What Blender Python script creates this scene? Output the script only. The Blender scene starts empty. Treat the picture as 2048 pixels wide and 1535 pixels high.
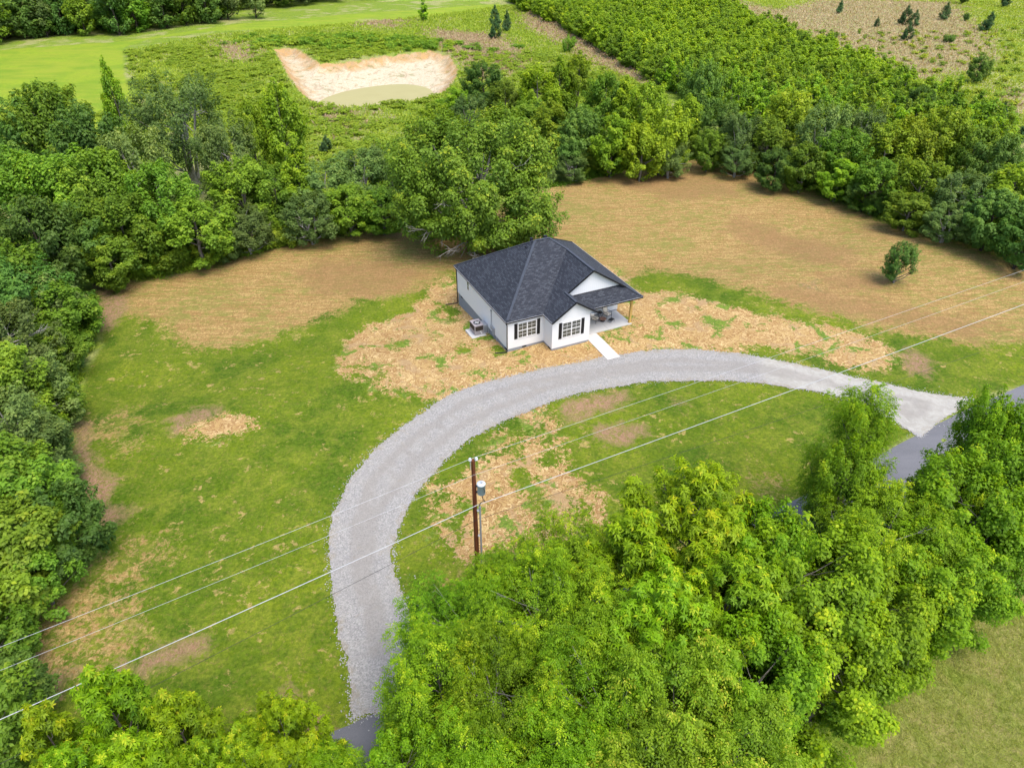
import bpy, math, random
import numpy as np
from mathutils import Vector, Matrix

# ------------------------------------------------------------------ camera, sky, sun, exposure
SC = bpy.context.scene
COL = SC.collection
F_PX, CX, CY = 1420.0, 1024.0, 767.5
PITCH = math.radians(35.197)
CAM_Z = 36.136
cam_d = bpy.data.cameras.new('camera'); cam = bpy.data.objects.new('camera', cam_d); COL.objects.link(cam)
cam.location = (0, 0, CAM_Z); cam.rotation_euler = (math.radians(90) - PITCH, 0, 0)
cam_d.sensor_fit = 'HORIZONTAL'; cam_d.sensor_width = 36.0; cam_d.lens = 36.0 * F_PX / 2048.0
cam_d.clip_start = 0.5; cam_d.clip_end = 6000
SC.camera = cam
SUN_DIR = Vector((0.36, -0.45, 1.25)).normalized()
w = bpy.data.worlds.new('World'); SC.world = w; w.use_nodes = True
wn = w.node_tree
sky = wn.nodes.new('ShaderNodeTexSky'); sky.sky_type = 'NISHITA'; sky.sun_disc = False
sky.sun_elevation = math.asin(SUN_DIR.z); sky.sun_rotation = math.atan2(SUN_DIR.x, SUN_DIR.y)
sky.air_density = 1.0; sky.dust_density = 3.0; sky.ozone_density = 1.0
wn.links.new(sky.outputs[0], wn.nodes['Background'].inputs[0]); wn.nodes['Background'].inputs[1].default_value = 0.15
sun_d = bpy.data.lights.new('sun', 'SUN'); sun_d.energy = 1.35; sun_d.angle = math.radians(34); sun_d.color = (1.0, 0.955, 0.88)
sun = bpy.data.objects.new('sun', sun_d); COL.objects.link(sun); sun.location = (40, -40, 90)
sun.rotation_euler = SUN_DIR.to_track_quat('Z', 'Y').to_euler()
SC.view_settings.view_transform = 'Standard'; SC.view_settings.look = 'None'
SC.view_settings.exposure = 1.12; SC.view_settings.gamma = 1.0; SC.view_settings.use_curve_mapping = False
SC.cycles.max_bounces = 6; SC.cycles.diffuse_bounces = 4; SC.cycles.transmission_bounces = 3; SC.cycles.transparent_max_bounces = 4

# ------------------------------------------------------------------ terrain and pixel helpers
HX, HY, HYAW = -0.4201, 56.896, 0.43862
CH, SH = math.cos(HYAW), math.sin(HYAW)
def sstep(t):
    t = np.clip(t, 0, 1); return t * t * (3 - 2 * t)
def base_z(x, y):
    x = np.asarray(x, float); y = np.asarray(y, float)
    dx, dy = x - HX, y - HY
    u = dx * CH + dy * SH; v = -dx * SH + dy * CH
    z = -0.34 - 1.12 * sstep(v / 13.0) - 0.9 * sstep((v - 13) / 60.0)
    pad = sstep((u + 0.3) / 4.0) * (1 - sstep((u - 15) / 6.0)) * sstep((v + 5) / 3.5) * (1 - sstep((v - 9) / 8.0))
    z = z + 0.13 * pad
    z = z - 0.35 * sstep((-v - 4) / 14.0)
    z = z + 0.10 * np.sin(x * 0.11 + 1.3) * np.cos(y * 0.09) * sstep((np.hypot(u - 6, v - 5) - 13) / 15)
    z = z + 1.2 * np.sin(x * 0.017 + 0.5) * np.sin(y * 0.013 + 2) * sstep((y - 110) / 80.0)
    return z
def ray(px, py):
    a = (px - CX) / F_PX; b = (CY - py) / F_PX
    return a, math.cos(PITCH) + b * math.sin(PITCH), -math.sin(PITCH) + b * math.cos(PITCH)
def P(px, py, h=0.0, zabs=None):
    """the point of the terrain (or of a surface h above it) seen at a place of the photograph"""
    rx, ry, rz = ray(px, py); z = -0.5 + h if zabs is None else zabs
    for _ in range(30):
        t = (z - CAM_Z) / rz; x, y = rx * t, ry * t
        if zabs is not None: break
        z = 0.5 * z + 0.5 * (float(base_z(x, y)) + h)
    return x, y, z
def W(pts): return [P(*p)[:2] for p in pts]
def H(u, v, z=0.0): return (HX + u * CH - v * SH, HY + u * SH + v * CH, z)

def sdf(poly, X, Y):
    poly = np.array(poly); n = len(poly)
    d = np.full(X.shape, 1e9); ins = np.zeros(X.shape, bool)
    for i in range(n):
        ax, ay = poly[i]; bx, by = poly[(i + 1) % n]
        ex, ey = bx - ax, by - ay
        t = np.clip(((X - ax) * ex + (Y - ay) * ey) / (ex * ex + ey * ey + 1e-12), 0, 1)
        d = np.minimum(d, np.hypot(X - ax - t * ex, Y - ay - t * ey))
        c = ((ay > Y) != (by > Y)) & (X < (bx - ax) * (Y - ay) / (by - ay + 1e-12) + ax)
        ins ^= c
    return np.where(ins, d, -d)
def inside(poly, x, y): return sdf(poly, np.array([x]), np.array([y]))[0] > 0
def smooth_poly(pts, it=2, closed=True):
    pts = [tuple(p) for p in pts]
    for _ in range(it):
        q = []; n = len(pts)
        if not closed: q.append(pts[0])
        for i in range(n if closed else n - 1):
            a, b = pts[i], pts[(i + 1) % n]
            q.append((a[0] * .75 + b[0] * .25, a[1] * .75 + b[1] * .25)); q.append((a[0] * .25 + b[0] * .75, a[1] * .25 + b[1] * .75))
        if not closed: q.append(pts[-1])
        pts = q
    return pts

# ------------------------------------------------------------------ object helpers
def link(name, me, mats=(), parent=None):
    o = bpy.data.objects.new(name, me); COL.objects.link(o)
    for m in (mats if isinstance(mats, (list, tuple)) else [mats]): me.materials.append(m)
    if parent is not None: o.parent = parent
    return o
def tag(o, label=None, cat=None, group=None, kind=None):
    if label: o['label'] = label
    if cat: o['category'] = cat
    if group: o['group'] = group
    if kind: o['kind'] = kind
    return o
def empty(name, loc, rz=0.0, label=None, cat=None, group=None):
    o = bpy.data.objects.new(name, None); COL.objects.link(o); o.location = loc; o.rotation_euler = (0, 0, rz)
    o.empty_display_size = 0.2
    return tag(o, label, cat, group)
def np_mesh(name, V, Fq, smooth=False, attr=None):
    """mesh from arrays: V (n,3), Fq (m,k) equal-sided faces"""
    me = bpy.data.meshes.new(name)
    V = np.asarray(V, np.float32); Fq = np.asarray(Fq, np.int32); m, k = Fq.shape
    me.vertices.add(len(V)); me.vertices.foreach_set('co', V.ravel())
    me.loops.add(m * k); me.loops.foreach_set('vertex_index', Fq.ravel())
    me.polygons.add(m); me.polygons.foreach_set('loop_start', np.arange(0, m * k, k, dtype=np.int32))
    try: me.polygons.foreach_set('loop_total', np.full(m, k, np.int32))
    except Exception: pass
    if smooth: me.polygons.foreach_set('use_smooth', np.ones(m, bool))
    me.update(calc_edges=True)
    if attr is not None:
        for nm, dom, arr in attr:
            a = me.attributes.new(nm, 'FLOAT', dom); a.data.foreach_set('value', np.asarray(arr, np.float32))
    return me
class MB:
    """collects boxes, tubes and prisms; build() links them as ONE mesh object"""
    def __init__(s): s.v = []; s.f = []; s.sm = []; s.mi = []
    def add(s, vs, fs, smooth=False, mi=0):
        o = len(s.v); s.v += [tuple(v) for v in vs]
        for f in fs: s.f.append([i + o for i in f]); s.sm.append(smooth); s.mi.append(mi)
    def box(s, x0, x1, y0, y1, z0, z1, mi=0):
        s.add([(x0, y0, z0), (x1, y0, z0), (x1, y1, z0), (x0, y1, z0), (x0, y0, z1), (x1, y0, z1), (x1, y1, z1), (x0, y1, z1)],
              [(0, 3, 2, 1), (4, 5, 6, 7), (0, 1, 5, 4), (1, 2, 6, 5), (2, 3, 7, 6), (3, 0, 4, 7)], mi=mi); return s
    def bar(s, a, b, wd, ht, mi=0, up=(0, 0, 1)):
        a, b = Vector(a), Vector(b); d = (b - a).normalized(); up = Vector(up)
        if abs(d.dot(up)) > .95: up = Vector((1, 0, 0))
        x = d.cross(up).normalized() * wd / 2; y = x.cross(d).normalized() * ht / 2
        c = [a - x - y, a + x - y, a + x + y, a - x + y, b - x - y, b + x - y, b + x + y, b - x + y]
        s.add(c, [(0, 1, 2, 3), (7, 6, 5, 4), (0, 4, 5, 1), (1, 5, 6, 2), (2, 6, 7, 3), (3, 7, 4, 0)], mi=mi); return s
    def tube(s, pts, r, n=8, cap=True, mi=0):
        pts = [Vector(p) for p in pts]; R = r if isinstance(r, (list, tuple)) else [r] * len(pts); rings = []; last = None
        for i, p in enumerate(pts):
            d = (pts[min(i + 1, len(pts) - 1)] - pts[max(i - 1, 0)]).normalized()
            ref = Vector((0, 0, 1)) if abs(d.z) < .9 else Vector((1, 0, 0))
            if last is not None: ref = last
            y = (ref - d * ref.dot(d)).normalized(); x = d.cross(y); last = y
            rings.append([p + x * math.cos(2 * math.pi * k / n) * R[i] + y * math.sin(2 * math.pi * k / n) * R[i] for k in range(n)])
        vs = [v for q in rings for v in q]; fs = []
        for i in range(len(pts) - 1):
            for k in range(n):
                k2 = (k + 1) % n; fs.append((i * n + k, i * n + k2, (i + 1) * n + k2, (i + 1) * n + k))
        s.add(vs, fs, True, mi)
        if cap:
            s.add(rings[0], [tuple(range(n))[::-1]], mi=mi); s.add(rings[-1], [tuple(range(n))], mi=mi)
        return s
    def lathe(s, c, prof, n=20, mi=0):
        c = Vector(c); vs = []
        for r, z in prof:
            for k in range(n): vs.append((c.x + r * math.cos(2 * math.pi * k / n), c.y + r * math.sin(2 * math.pi * k / n), c.z + z))
        fs = []
        for i in range(len(prof) - 1):
            for k in range(n):
                k2 = (k + 1) % n; fs.append((i * n + k, i * n + k2, (i + 1) * n + k2, (i + 1) * n + k))
        s.add(vs, fs, True, mi); return s
    def poly_solid(s, pts, thick, mi=0):
        """flat polygon (3D points, counter-clockwise from above) given a thickness downwards"""
        n = len(pts); vs = [tuple(p) for p in pts] + [(p[0], p[1], p[2] - thick) for p in pts]
        fs = [tuple(range(n)), tuple(range(2 * n - 1, n - 1, -1))] + [(i, i + n, (i + 1) % n + n, (i + 1) % n) for i in range(n)]
        s.add(vs, fs, mi=mi); return s
    def build(s, name, mats, parent=None, bevel=0.0):
        me = bpy.data.meshes.new(name); me.from_pydata(s.v, [], s.f); me.update()
        for i, p in enumerate(me.polygons): p.use_smooth = s.sm[i]; p.material_index = s.mi[i]
        o = link(name, me, mats, parent)
        if bevel:
            b = o.modifiers.new('bevel', 'BEVEL'); b.width = bevel; b.segments = 2; b.limit_method = 'ANGLE'
        return o

# ------------------------------------------------------------------ material helpers
class NT:
    def __init__(s, name):
        s.m = bpy.data.materials.new(name); s.m.use_nodes = True; s.t = s.m.node_tree; s.N = s.t.nodes; s.L = s.t.links
        s.bs = s.N['Principled BSDF']; s.pos = s.N.new('ShaderNodeNewGeometry').outputs['Position']
    def set(s, sock, v):
        if v is None: return
        if hasattr(v, 'links'): s.L.new(v, sock)
        else: sock.default_value = v if not (isinstance(v, tuple) and len(v) == 3 and sock.type == 'RGBA') else (*v, 1)
    def noise(s, scale, detail=4, rough=.55, vec=None, dist=0.0, color=False):
        detail = min(detail, 4)
        n = s.N.new('ShaderNodeTexNoise'); n.inputs['Scale'].default_value = scale; n.inputs['Detail'].default_value = detail
        n.inputs['Roughness'].default_value = rough; n.inputs['Distortion'].default_value = dist
        s.L.new(vec if vec is not None else s.pos, n.inputs['Vector']); return n.outputs['Color' if color else 'Fac']
    def voro(s, scale, vec=None, out='Distance', feature='F1'):
        n = s.N.new('ShaderNodeTexVoronoi'); n.feature = feature; n.inputs['Scale'].default_value = scale
        s.L.new(vec if vec is not None else s.pos, n.inputs['Vector']); return n.outputs[out]
    def mapv(s, vec=None, rot=(0, 0, 0), scale=(1, 1, 1), loc=(0, 0, 0)):
        n = s.N.new('ShaderNodeMapping'); n.inputs['Rotation'].default_value = rot; n.inputs['Scale'].default_value = scale; n.inputs['Location'].default_value = loc
        s.L.new(vec if vec is not None else s.pos, n.inputs['Vector']); return n.outputs[0]
    def math(s, op, a, b=None, c=None, clamp=False):
        n = s.N.new('ShaderNodeMath'); n.operation = op; n.use_clamp = clamp
        s.set(n.inputs[0], a); s.set(n.inputs[1], b)
        if c is not None: s.set(n.inputs[2], c)
        return n.outputs[0]
    def rng(s, v, a, b, c=0.0, d=1.0, smooth=False):
        n = s.N.new('ShaderNodeMapRange'); n.interpolation_type = 'SMOOTHSTEP' if smooth else 'LINEAR'
        s.set(n.inputs['Value'], v)
        for k, x in zip(('From Min', 'From Max', 'To Min', 'To Max'), (a, b, c, d)): n.inputs[k].default_value = x
        return n.outputs[0]
    def mix(s, f, a, b, mode='MIX'):
        n = s.N.new('ShaderNodeMix'); n.data_type = 'RGBA'; n.blend_type = mode
        s.set(n.inputs['Factor'], f); s.set(n.inputs['A'] if False else n.inputs[6], a); s.set(n.inputs[7], b); return n.outputs[2]
    def attr(s, name, out='Fac'):
        n = s.N.new('ShaderNodeAttribute'); n.attribute_name = name; return n.outputs[out]
    def bump(s, h, strength=.5, dist=.05, nrm=None):
        n = s.N.new('ShaderNodeBump'); n.inputs['Strength'].default_value = strength; n.inputs['Distance'].default_value = dist
        s.L.new(h, n.inputs['Height'])
        if nrm is not None: s.L.new(nrm, n.inputs['Normal'])
        s.L.new(n.outputs[0], s.bs.inputs['Normal']); return n.outputs[0]
    def out(s, col, rough=.9, spec=.2, metal=0.0, k=.70):
        if hasattr(col, 'links'): col = s.mix(1.0, col, (k, k, k), 'MULTIPLY')
        s.set(s.bs.inputs['Base Color'], col); s.set(s.bs.inputs['Roughness'], rough); s.bs.inputs['Specular IOR Level'].default_value = spec
        s.bs.inputs['Metallic'].default_value = metal; return s.m
def plain(name, col, rough=.6, var=.12, scale=6.0, spec=.3, metal=0.0):
    t = NT(name); n = t.noise(scale, 5)
    c = t.mix(n, tuple(x * (1 - var) for x in col), tuple(min(1, x * (1 + var)) for x in col))
    return t.out(c, rough, spec, metal, k=.9)

# ------------------------------------------------------------------ ground areas (outlines read off the photograph, laid on the terrain)
LAWN = [(-60, 700), (60, 600), (200, 566), (318, 562), (480, 518), (640, 480), (800, 450), (950, 425), (1090, 380), (1250, 343), (1400, 318), (1560, 358), (1700, 415), (1850, 468), (2048, 525), (2250, 580),
        (2300, 640), (2048, 768), (1932, 800), (1835, 866), (1620, 985), (1300, 1150), (1000, 1300), (745, 1428), (620, 1480), (300, 1620), (-200, 1750), (-250, 1400),
        (0, 1330), (60, 1240), (190, 1150), (215, 1070), (165, 990), (148, 900), (155, 830), (172, 750), (205, 690), (196, 620), (150, 640)]
TAN1 = [(205, 563), (320, 559), (480, 517), (640, 478), (800, 450), (900, 440), (1000, 420), (1090, 378), (1250, 343), (1400, 318), (1560, 357), (1700, 415), (1850, 470), (2048, 527), (2300, 600), (2200, 690),
        (2048, 685), (1960, 692), (1850, 672), (1740, 655), (1620, 622), (1490, 580), (1390, 552), (1300, 538), (1255, 560), (1300, 620), (1100, 700), (930, 620), (905, 545), (850, 575), (790, 592), (720, 598), (680, 625), (600, 652), (550, 672), (470, 694), (390, 697), (355, 660), (280, 632), (225, 608)]
RED = [[(590, 545), (640, 520), (760, 520), (860, 540), (800, 580), (700, 590), (640, 590)], [(1560, 560), (1700, 590), (1850, 620), (1980, 640), (1950, 680), (1800, 650), (1650, 625), (1540, 590)],
       [(1200, 360), (1400, 345), (1500, 390), (1350, 400)], [(1480, 430), (1700, 500), (1720, 540), (1600, 520), (1450, 460)], [(1640, 540), (1790, 560), (1780, 585), (1660, 580)]]
STRAW = [[(915, 560), (912, 640), (1010, 712), (1105, 712), (1190, 700), (1275, 670), (1290, 600), (1240, 540), (1100, 500)], [(672, 735), (692, 690), (740, 650), (830, 622), (868, 570), (910, 548), (930, 620), (1000, 705), (1100, 705), (1190, 690), (1260, 650), (1255, 590), (1330, 582), (1390, 592), (1480, 618), (1600, 642), (1700, 662), (1770, 692), (1800, 725), (1730, 740), (1620, 712), (1530, 690), (1450, 706), (1290, 712), (1160, 735), (1000, 768), (930, 790), (900, 810), (820, 790), (740, 775), (690, 755)],
         [(1058, 815), (1112, 822), (1125, 895), (1150, 960), (1200, 1000), (1205, 1050), (1110, 1090), (1085, 1140), (1010, 1120), (930, 1110), (890, 1105), (868, 1050), (862, 1000), (872, 950), (905, 965), (965, 910), (1005, 850)],
         [(372, 858), (400, 842), (440, 836), (508, 826), (510, 852), (445, 878), (385, 880)]]
THIN = [[(-40, 1290), (60, 1225), (160, 1180), (255, 1175), (290, 1230), (255, 1300), (190, 1345), (60, 1345), (-30, 1380)], [(180, 1120), (260, 1085), (345, 1078), (335, 1110), (280, 1160), (200, 1170)],
         [(175, 850), (215, 830), (265, 822), (262, 850), (200, 880)], [(230, 880), (262, 872), (270, 900), (240, 905)], [(1505, 965), (1570, 955), (1575, 990), (1530, 1000)], [(900, 1170), (945, 1180), (930, 1215), (900, 1200)]]
GREEN = [[(1015, 832), (1045, 842), (1052, 895), (1035, 935), (1012, 905), (1005, 865)], [(1072, 850), (1092, 845), (1108, 885), (1104, 930), (1086, 915), (1078, 880)], [(1018, 925), (1045, 930), (1066, 965), (1052, 990), (1025, 960)],
         [(1052, 985), (1088, 980), (1096, 1020), (1075, 1045), (1048, 1030)], [(912, 1005), (925, 985), (935, 1040), (918, 1100), (905, 1060)], [(868, 1000), (890, 990), (888, 1040), (872, 1060)], [(1160, 1000), (1185, 1010), (1180, 1045), (1155, 1035)],
         [(780, 675), (812, 680), (806, 702), (780, 698)], [(745, 735), (790, 742), (780, 765), (742, 760)], [(905, 690), (945, 688), (940, 705), (910, 707)], [(870, 605), (925, 620), (905, 640), (880, 625)], [(700, 730), (725, 725), (730, 752), (705, 752)]]
SOIL = [[(1108, 815), (1150, 798), (1250, 783), (1262, 798), (1200, 825), (1130, 845)], [(1175, 850), (1290, 842), (1310, 870), (1250, 892), (1180, 880)], [(1340, 800), (1370, 805), (1360, 820)],
        [(142, 905), (150, 840), (185, 845), (185, 900), (230, 960), (205, 1060), (172, 1020)], [(345, 840), (385, 815), (435, 815), (430, 838), (380, 850), (350, 870)], [(196, 575), (225, 572), (255, 600), (222, 655), (198, 670)],
        [(700, 690), (740, 680), (755, 705), (720, 712)], [(812, 650), (845, 625), (862, 630), (850, 665), (820, 680)], [(1000, 715), (1140, 728), (1130, 735), (1010, 728)], [(560, 1385), (575, 1370), (640, 1440), (650, 1480), (600, 1450)],
        [(240, 1325), (420, 1275), (430, 1285), (250, 1360)], [(0, 1390), (120, 1330), (180, 1330), (100, 1400), (20, 1430)], [(1810, 690), (1870, 720), (1860, 760), (1800, 730)], [(170, 1000), (260, 1010), (250, 1050), (180, 1050)], [(1600, 570), (1630, 560), (1640, 580)]]
MOWN = [(-200, 140), (0, 100), (240, 84), (460, 50), (700, 28), (1000, 8), (1010, 18), (850, 34), (620, 60), (430, 62), (300, 78), (245, 96), (250, 150), (262, 190), (300, 230), (150, 300), (-200, 330)]
PALE = [[(860, 60), (1000, 70), (1050, 110), (1060, 140), (990, 150), (960, 170), (930, 130), (860, 90)], [(1050, 20), (1110, 40), (1190, 80), (1290, 140), (1300, 170), (1230, 150), (1130, 90), (1050, 50)],
        [(1400, -10), (1560, 20), (1640, 0), (1900, 5), (1960, 60), (1990, 100), (1960, 140), (1890, 150), (1800, 175), (1700, 110), (1580, 85), (1480, 60)], [(430, 85), (500, 95), (500, 120), (460, 120)], [(640, 225), (720, 225), (740, 250), (700, 265)],
        [(2010, 190), (2100, 170), (2100, 230), (2020, 220)], [(720, 38), (800, 42), (790, 54), (725, 50)]]
CLAY = [(548, 98), (590, 96), (640, 128), (700, 124), (770, 113), (860, 102), (900, 112), (918, 145), (895, 182), (850, 200), (780, 208), (700, 216), (640, 212), (605, 190), (575, 150)]
WATER = [(655, 186), (700, 168), (780, 158), (828, 164), (838, 178), (805, 193), (740, 203), (680, 210), (652, 205)]
MEADOW = [(1700, 1600), (1760, 1420), (1850, 1290), (1950, 1200), (2100, 1080), (2400, 1100), (2400, 1700)]
DRIVE = [(705, 1436), (705, 1434), (700, 1370), (685, 1300), (672, 1230), (658, 1150), (657, 1090), (664, 1040), (680, 1000), (705, 950), (735, 915), (775, 878), (820, 842), (870, 806), (930, 776), (1000, 756), (1080, 738), (1160, 725), (1215, 713), (1290, 702), (1360, 698), (1440, 704), (1520, 712), (1600, 730), (1680, 748), (1760, 765), (1830, 780), (1938, 798), (1941, 799), (1944, 800),
         (1842, 873), (1838, 872), (1834, 870), (1800, 850), (1760, 825), (1700, 800), (1640, 785), (1560, 770), (1480, 762), (1400, 760), (1330, 762), (1260, 768), (1190, 780), (1120, 798), (1060, 820), (1000, 845), (950, 872), (905, 905), (870, 940), (840, 975), (815, 1010), (800, 1040), (789, 1080), (786, 1120), (798, 1170), (818, 1220), (828, 1290), (812, 1370), (775, 1418), (772, 1420)]
w_lawn, w_tan = W(LAWN), W(TAN1)
w_clay, w_water = W(CLAY), W(WATER)
w_drive = smooth_poly(W(DRIVE), 2)
w_mown, w_meadow = W(MOWN), W(MEADOW)

def terrain(x, y):
    x = np.asarray(x, float); y = np.asarray(y, float); z = base_z(x, y)
    sh = x.shape; X, Y = x.ravel(), y.ravel(); z = z.ravel().copy()
    near = (Y > 110) & (Y < 260) & (np.abs(X) < 120)
    if near.any():
        s = sdf(w_clay, X[near], Y[near]); dw = np.maximum(-sdf(w_water, X[near], Y[near]), 0)
        wob = 0.6 * np.sin(X[near] * .9) + 0.5 * np.sin(X[near] * 2.3 + Y[near]); sc = np.maximum(s + wob * sstep(s / 3), 0)
        z[near] += -3.2 * (0.45 * sstep(sc / 2.2) + 0.55 * sstep(sc / (sc + dw + .01))) + 0.4 * np.exp(-((s + 2.5) / 2.5) ** 2)
        gx, gy, _ = P(725, 88)
        z[near] += 1.8 * np.exp(-(((X[near] - gx) / 20) ** 2 + ((Y[near] - gy) / 6) ** 2))
    return z.reshape(sh)
def tz(x, y): return float(terrain(np.array([x]), np.array([y]))[0])

def graded(lo, hi, step, far, grow):
    a = list(np.arange(lo, hi + step, step)); s = step; x = a[-1]
    while x < far: s *= grow; x += s; a.append(x)
    s = step; x = a[0]
    while x > -far: s *= grow; x -= s; a.insert(0, x)
    return np.array(a)
gx = graded(-62, 84, 0.55, 3000, 1.045); gy = graded(-2, 128, 0.55, 3000, 1.03)
GX, GY = np.meshgrid(gx, gy); GZ = terrain(GX, GY)
rs = np.random.RandomState(5)
GZ += rs.normal(0, 0.012, GZ.shape)
nx, ny = len(gx), len(gy)
idx = np.arange(nx * ny).reshape(ny, nx)
quads = np.stack([idx[:-1, :-1], idx[:-1, 1:], idx[1:, 1:], idx[1:, :-1]], -1).reshape(-1, 4)
fx, fy = GX.ravel(), GY.ravel()
sel = (np.abs(fx) < 330) & (fy > -60) & (fy < 420)
def field(polys):
    out = np.full(fx.shape, -50.0)
    for p in polys: out[sel] = np.maximum(out[sel], sdf(p, fx[sel], fy[sel]))
    return out
attrs = [('m_lawn', 'POINT', field([w_lawn])), ('m_tan', 'POINT', field([w_tan])), ('m_red', 'POINT', field([W(q) for q in RED])), ('m_straw', 'POINT', np.minimum(field([W(q) for q in STRAW]), -field([W(q) for q in GREEN]))),
         ('m_thin', 'POINT', field([W(q) for q in THIN])), ('m_soil', 'POINT', field([W(q) for q in SOIL])), ('m_mown', 'POINT', field([w_mown])), ('m_pale', 'POINT', field([W(q) for q in PALE])), ('m_clay', 'POINT', field([w_clay])),
         ('m_meadow', 'POINT', field([w_meadow])), ('m_drive', 'POINT', field([w_drive]))]

def ground_material():
    t = NT('ground_cover')
    fine = t.noise(4.0, 4, .85); fib = t.noise(9.5, 4, .8, t.mapv(rot=(0, 0, .5), scale=(1, .30, 1)), 1.5); mid = t.noise(1.3, 5, .6, dist=.6); big = t.noise(.12, 3, .5); patch = t.noise(.42, 5, .62, dist=.8)
    vbig = t.noise(.035, 3, .5); spk = t.noise(3.4, 5, .72, dist=.5)
    rag = t.math('ADD', t.math('MULTIPLY', t.math('SUBTRACT', patch, .5), 8.0), t.math('MULTIPLY', t.math('SUBTRACT', spk, .5), 9.0))
    def mask(nm, wd=.5, amp=1.0, off=0.0):
        v = t.math('ADD', t.attr(nm), t.math('MULTIPLY', rag, amp)); return t.rng(v, -wd + off, wd + off, smooth=True)
    # mown lawn
    ptch = t.noise(.9, 4, .75, dist=.15)
    g = t.mix(t.rng(big, .38, .62), (.075, .145, .014), (.185, .245, .020))
    g = t.mix(t.math('MULTIPLY', t.rng(mid, .38, .62), .7), g, (.115, .180, .026))
    g = t.mix(t.math('MULTIPLY', t.rng(patch, .44, .62), .6), g, (.235, .275, .045))
    g = t.mix(t.math('MULTIPLY', t.rng(spk, .53, .66), .5), g, (.27, .215, .095))
    g = t.mix(t.math('MULTIPLY', t.rng(t.math('ADD', ptch, t.math('MULTIPLY', vbig, .25)), .72, .78), .8), g, (.46, .34, .20))
    g = t.mix(t.rng(fine, .38, .62), t.mix(1.0, g, (.66, .72, .66), 'MULTIPLY'), t.mix(1.0, g, (1.28, 1.22, 1.2), 'MULTIPLY'))
    g = t.mix(1.0, g, (.80, .82, .50), 'MULTIPLY')
    # rough field
    r = t.mix(t.rng(mid, .38, .62), (.130, .210, .018), (.25, .310, .030))
    r = t.mix(t.rng(patch, .42, .58), r, (.185, .26, .034))
    r = t.mix(t.math('MULTIPLY', t.rng(t.noise(.11, 4, .65, dist=.6), .5, .6), .7), r, (.36, .33, .15))
    r = t.mix(t.rng(fine, .38, .62), t.mix(1.0, r, (.6, .66, .6), 'MULTIPLY'), t.mix(1.0, r, (1.2, 1.2, 1.2), 'MULTIPLY'))
    m = t.mix(t.rng(big, .4, .6), (.17, .27, .018), (.24, .33, .020)); m = t.mix(t.math('MULTIPLY', t.rng(mid, .42, .6), .6), m, (.15, .24, .025)); m = t.mix(t.rng(t.noise(.35, 4, .7, t.mapv(scale=(.3, 1, 1))), .4, .65), m, (.25, .30, .03))
    pl = t.mix(t.rng(fib, .38, .62), (.27, .205, .12), (.42, .33, .20)); pl = t.mix(t.rng(mid, .54, .62), pl, (.24, .27, .08)); pl = t.mix(t.math('MULTIPLY', t.rng(patch, .48, .60), .65), pl, (.24, .28, .07))
    # dry cut grass
    streak = t.noise(2.2, 4, .75, t.mapv(rot=(0, 0, -.45), scale=(.16, 1.6, 1)), .5)
    gfl = t.noise(1.5, 4, .8, t.mapv(rot=(0, 0, -.45), scale=(.5, 1.3, 1)), .8)
    d = t.mix(t.rng(fib, .38, .60), (.235, .145, .058), (.60, .43, .20)); d = t.mix(t.math('MULTIPLY', t.rng(streak, .46, .56), .75), d, (.30, .18, .075))
    d = t.mix(t.math('MULTIPLY', t.rng(t.math('ADD', gfl, t.math('MULTIPLY', t.math('SUBTRACT', big, .5), .35)), .49, .57), .7), d, (.215, .245, .058))
    d = t.mix(t.math('MULTIPLY', mask('m_red', 1.6, .8), .62), d, t.mix(fib, (.22, .115, .06), (.40, .25, .13)))
    d = t.mix(t.rng(fine, .38, .62), t.mix(1.0, d, (.78, .78, .78), 'MULTIPLY'), t.mix(1.0, d, (1.15, 1.15, 1.15), 'MULTIPLY'))
    d = t.mix(1.0, d, (.88, .86, .74), 'MULTIPLY')
    # straw matting over bare earth, rutted and torn; lit and shaded edges of its rumples painted in
    wr = t.noise(.75, 4, .7, dist=2.8); wr2 = t.noise(1.9, 4, .7, dist=1.6); ridge = t.math('ABSOLUTE', t.math('SUBTRACT', wr, .5)); ridge2 = t.math('ABSOLUTE', t.math('SUBTRACT', wr2, .5))
    s = t.mix(t.rng(fib, .36, .64), (.43, .28, .12), (.62, .45, .22)); s = t.mix(t.math('MULTIPLY', t.rng(patch, .42, .58), .65), s, (.44, .275, .125))
    s = t.mix(t.math('MULTIPLY', t.rng(t.math('ABSOLUTE', t.math('SUBTRACT', wr, .56)), .035, .008), .65), s, (.85, .66, .38)); s = t.mix(t.math('MULTIPLY', t.rng(ridge, .050, .012), .8), s, (.25, .12, .05))
    s = t.mix(t.math('MULTIPLY', t.rng(ridge2, .055, .01), .38), s, (.30, .16, .07)); s = t.mix(t.math('MULTIPLY', t.rng(t.noise(.3, 4, .7, dist=1.2), .54, .62), .75), s, (.40, .27, .16))
    s = t.mix(t.math('MULTIPLY', t.rng(t.math('ADD', t.noise(.42, 4, .6, dist=.5, vec=t.mapv(loc=(7, 3, 0))), t.math('MULTIPLY', t.math('SUBTRACT', spk, .5), .45)), .565, .615), .95), s, t.mix(t.rng(fine, .4, .6), (.075, .155, .018), (.19, .28, .04)))
    s = t.mix(1.0, s, (.93, .94, .84), 'MULTIPLY')
    e = t.mix(t.rng(fib, .38, .62), (.22, .122, .072), (.38, .24, .15)); e = t.mix(t.math('MULTIPLY', t.rng(spk, .48, .58), .75), e, g)
    cl = t.mix(t.rng(t.math('ADD', t.attr('m_clay'), t.math('MULTIPLY', t.math('SUBTRACT', t.noise(.25, 4, .7), .5), 14.0)), .2, 4.5), (.54, .33, .14), (.66, .57, .41))
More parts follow.
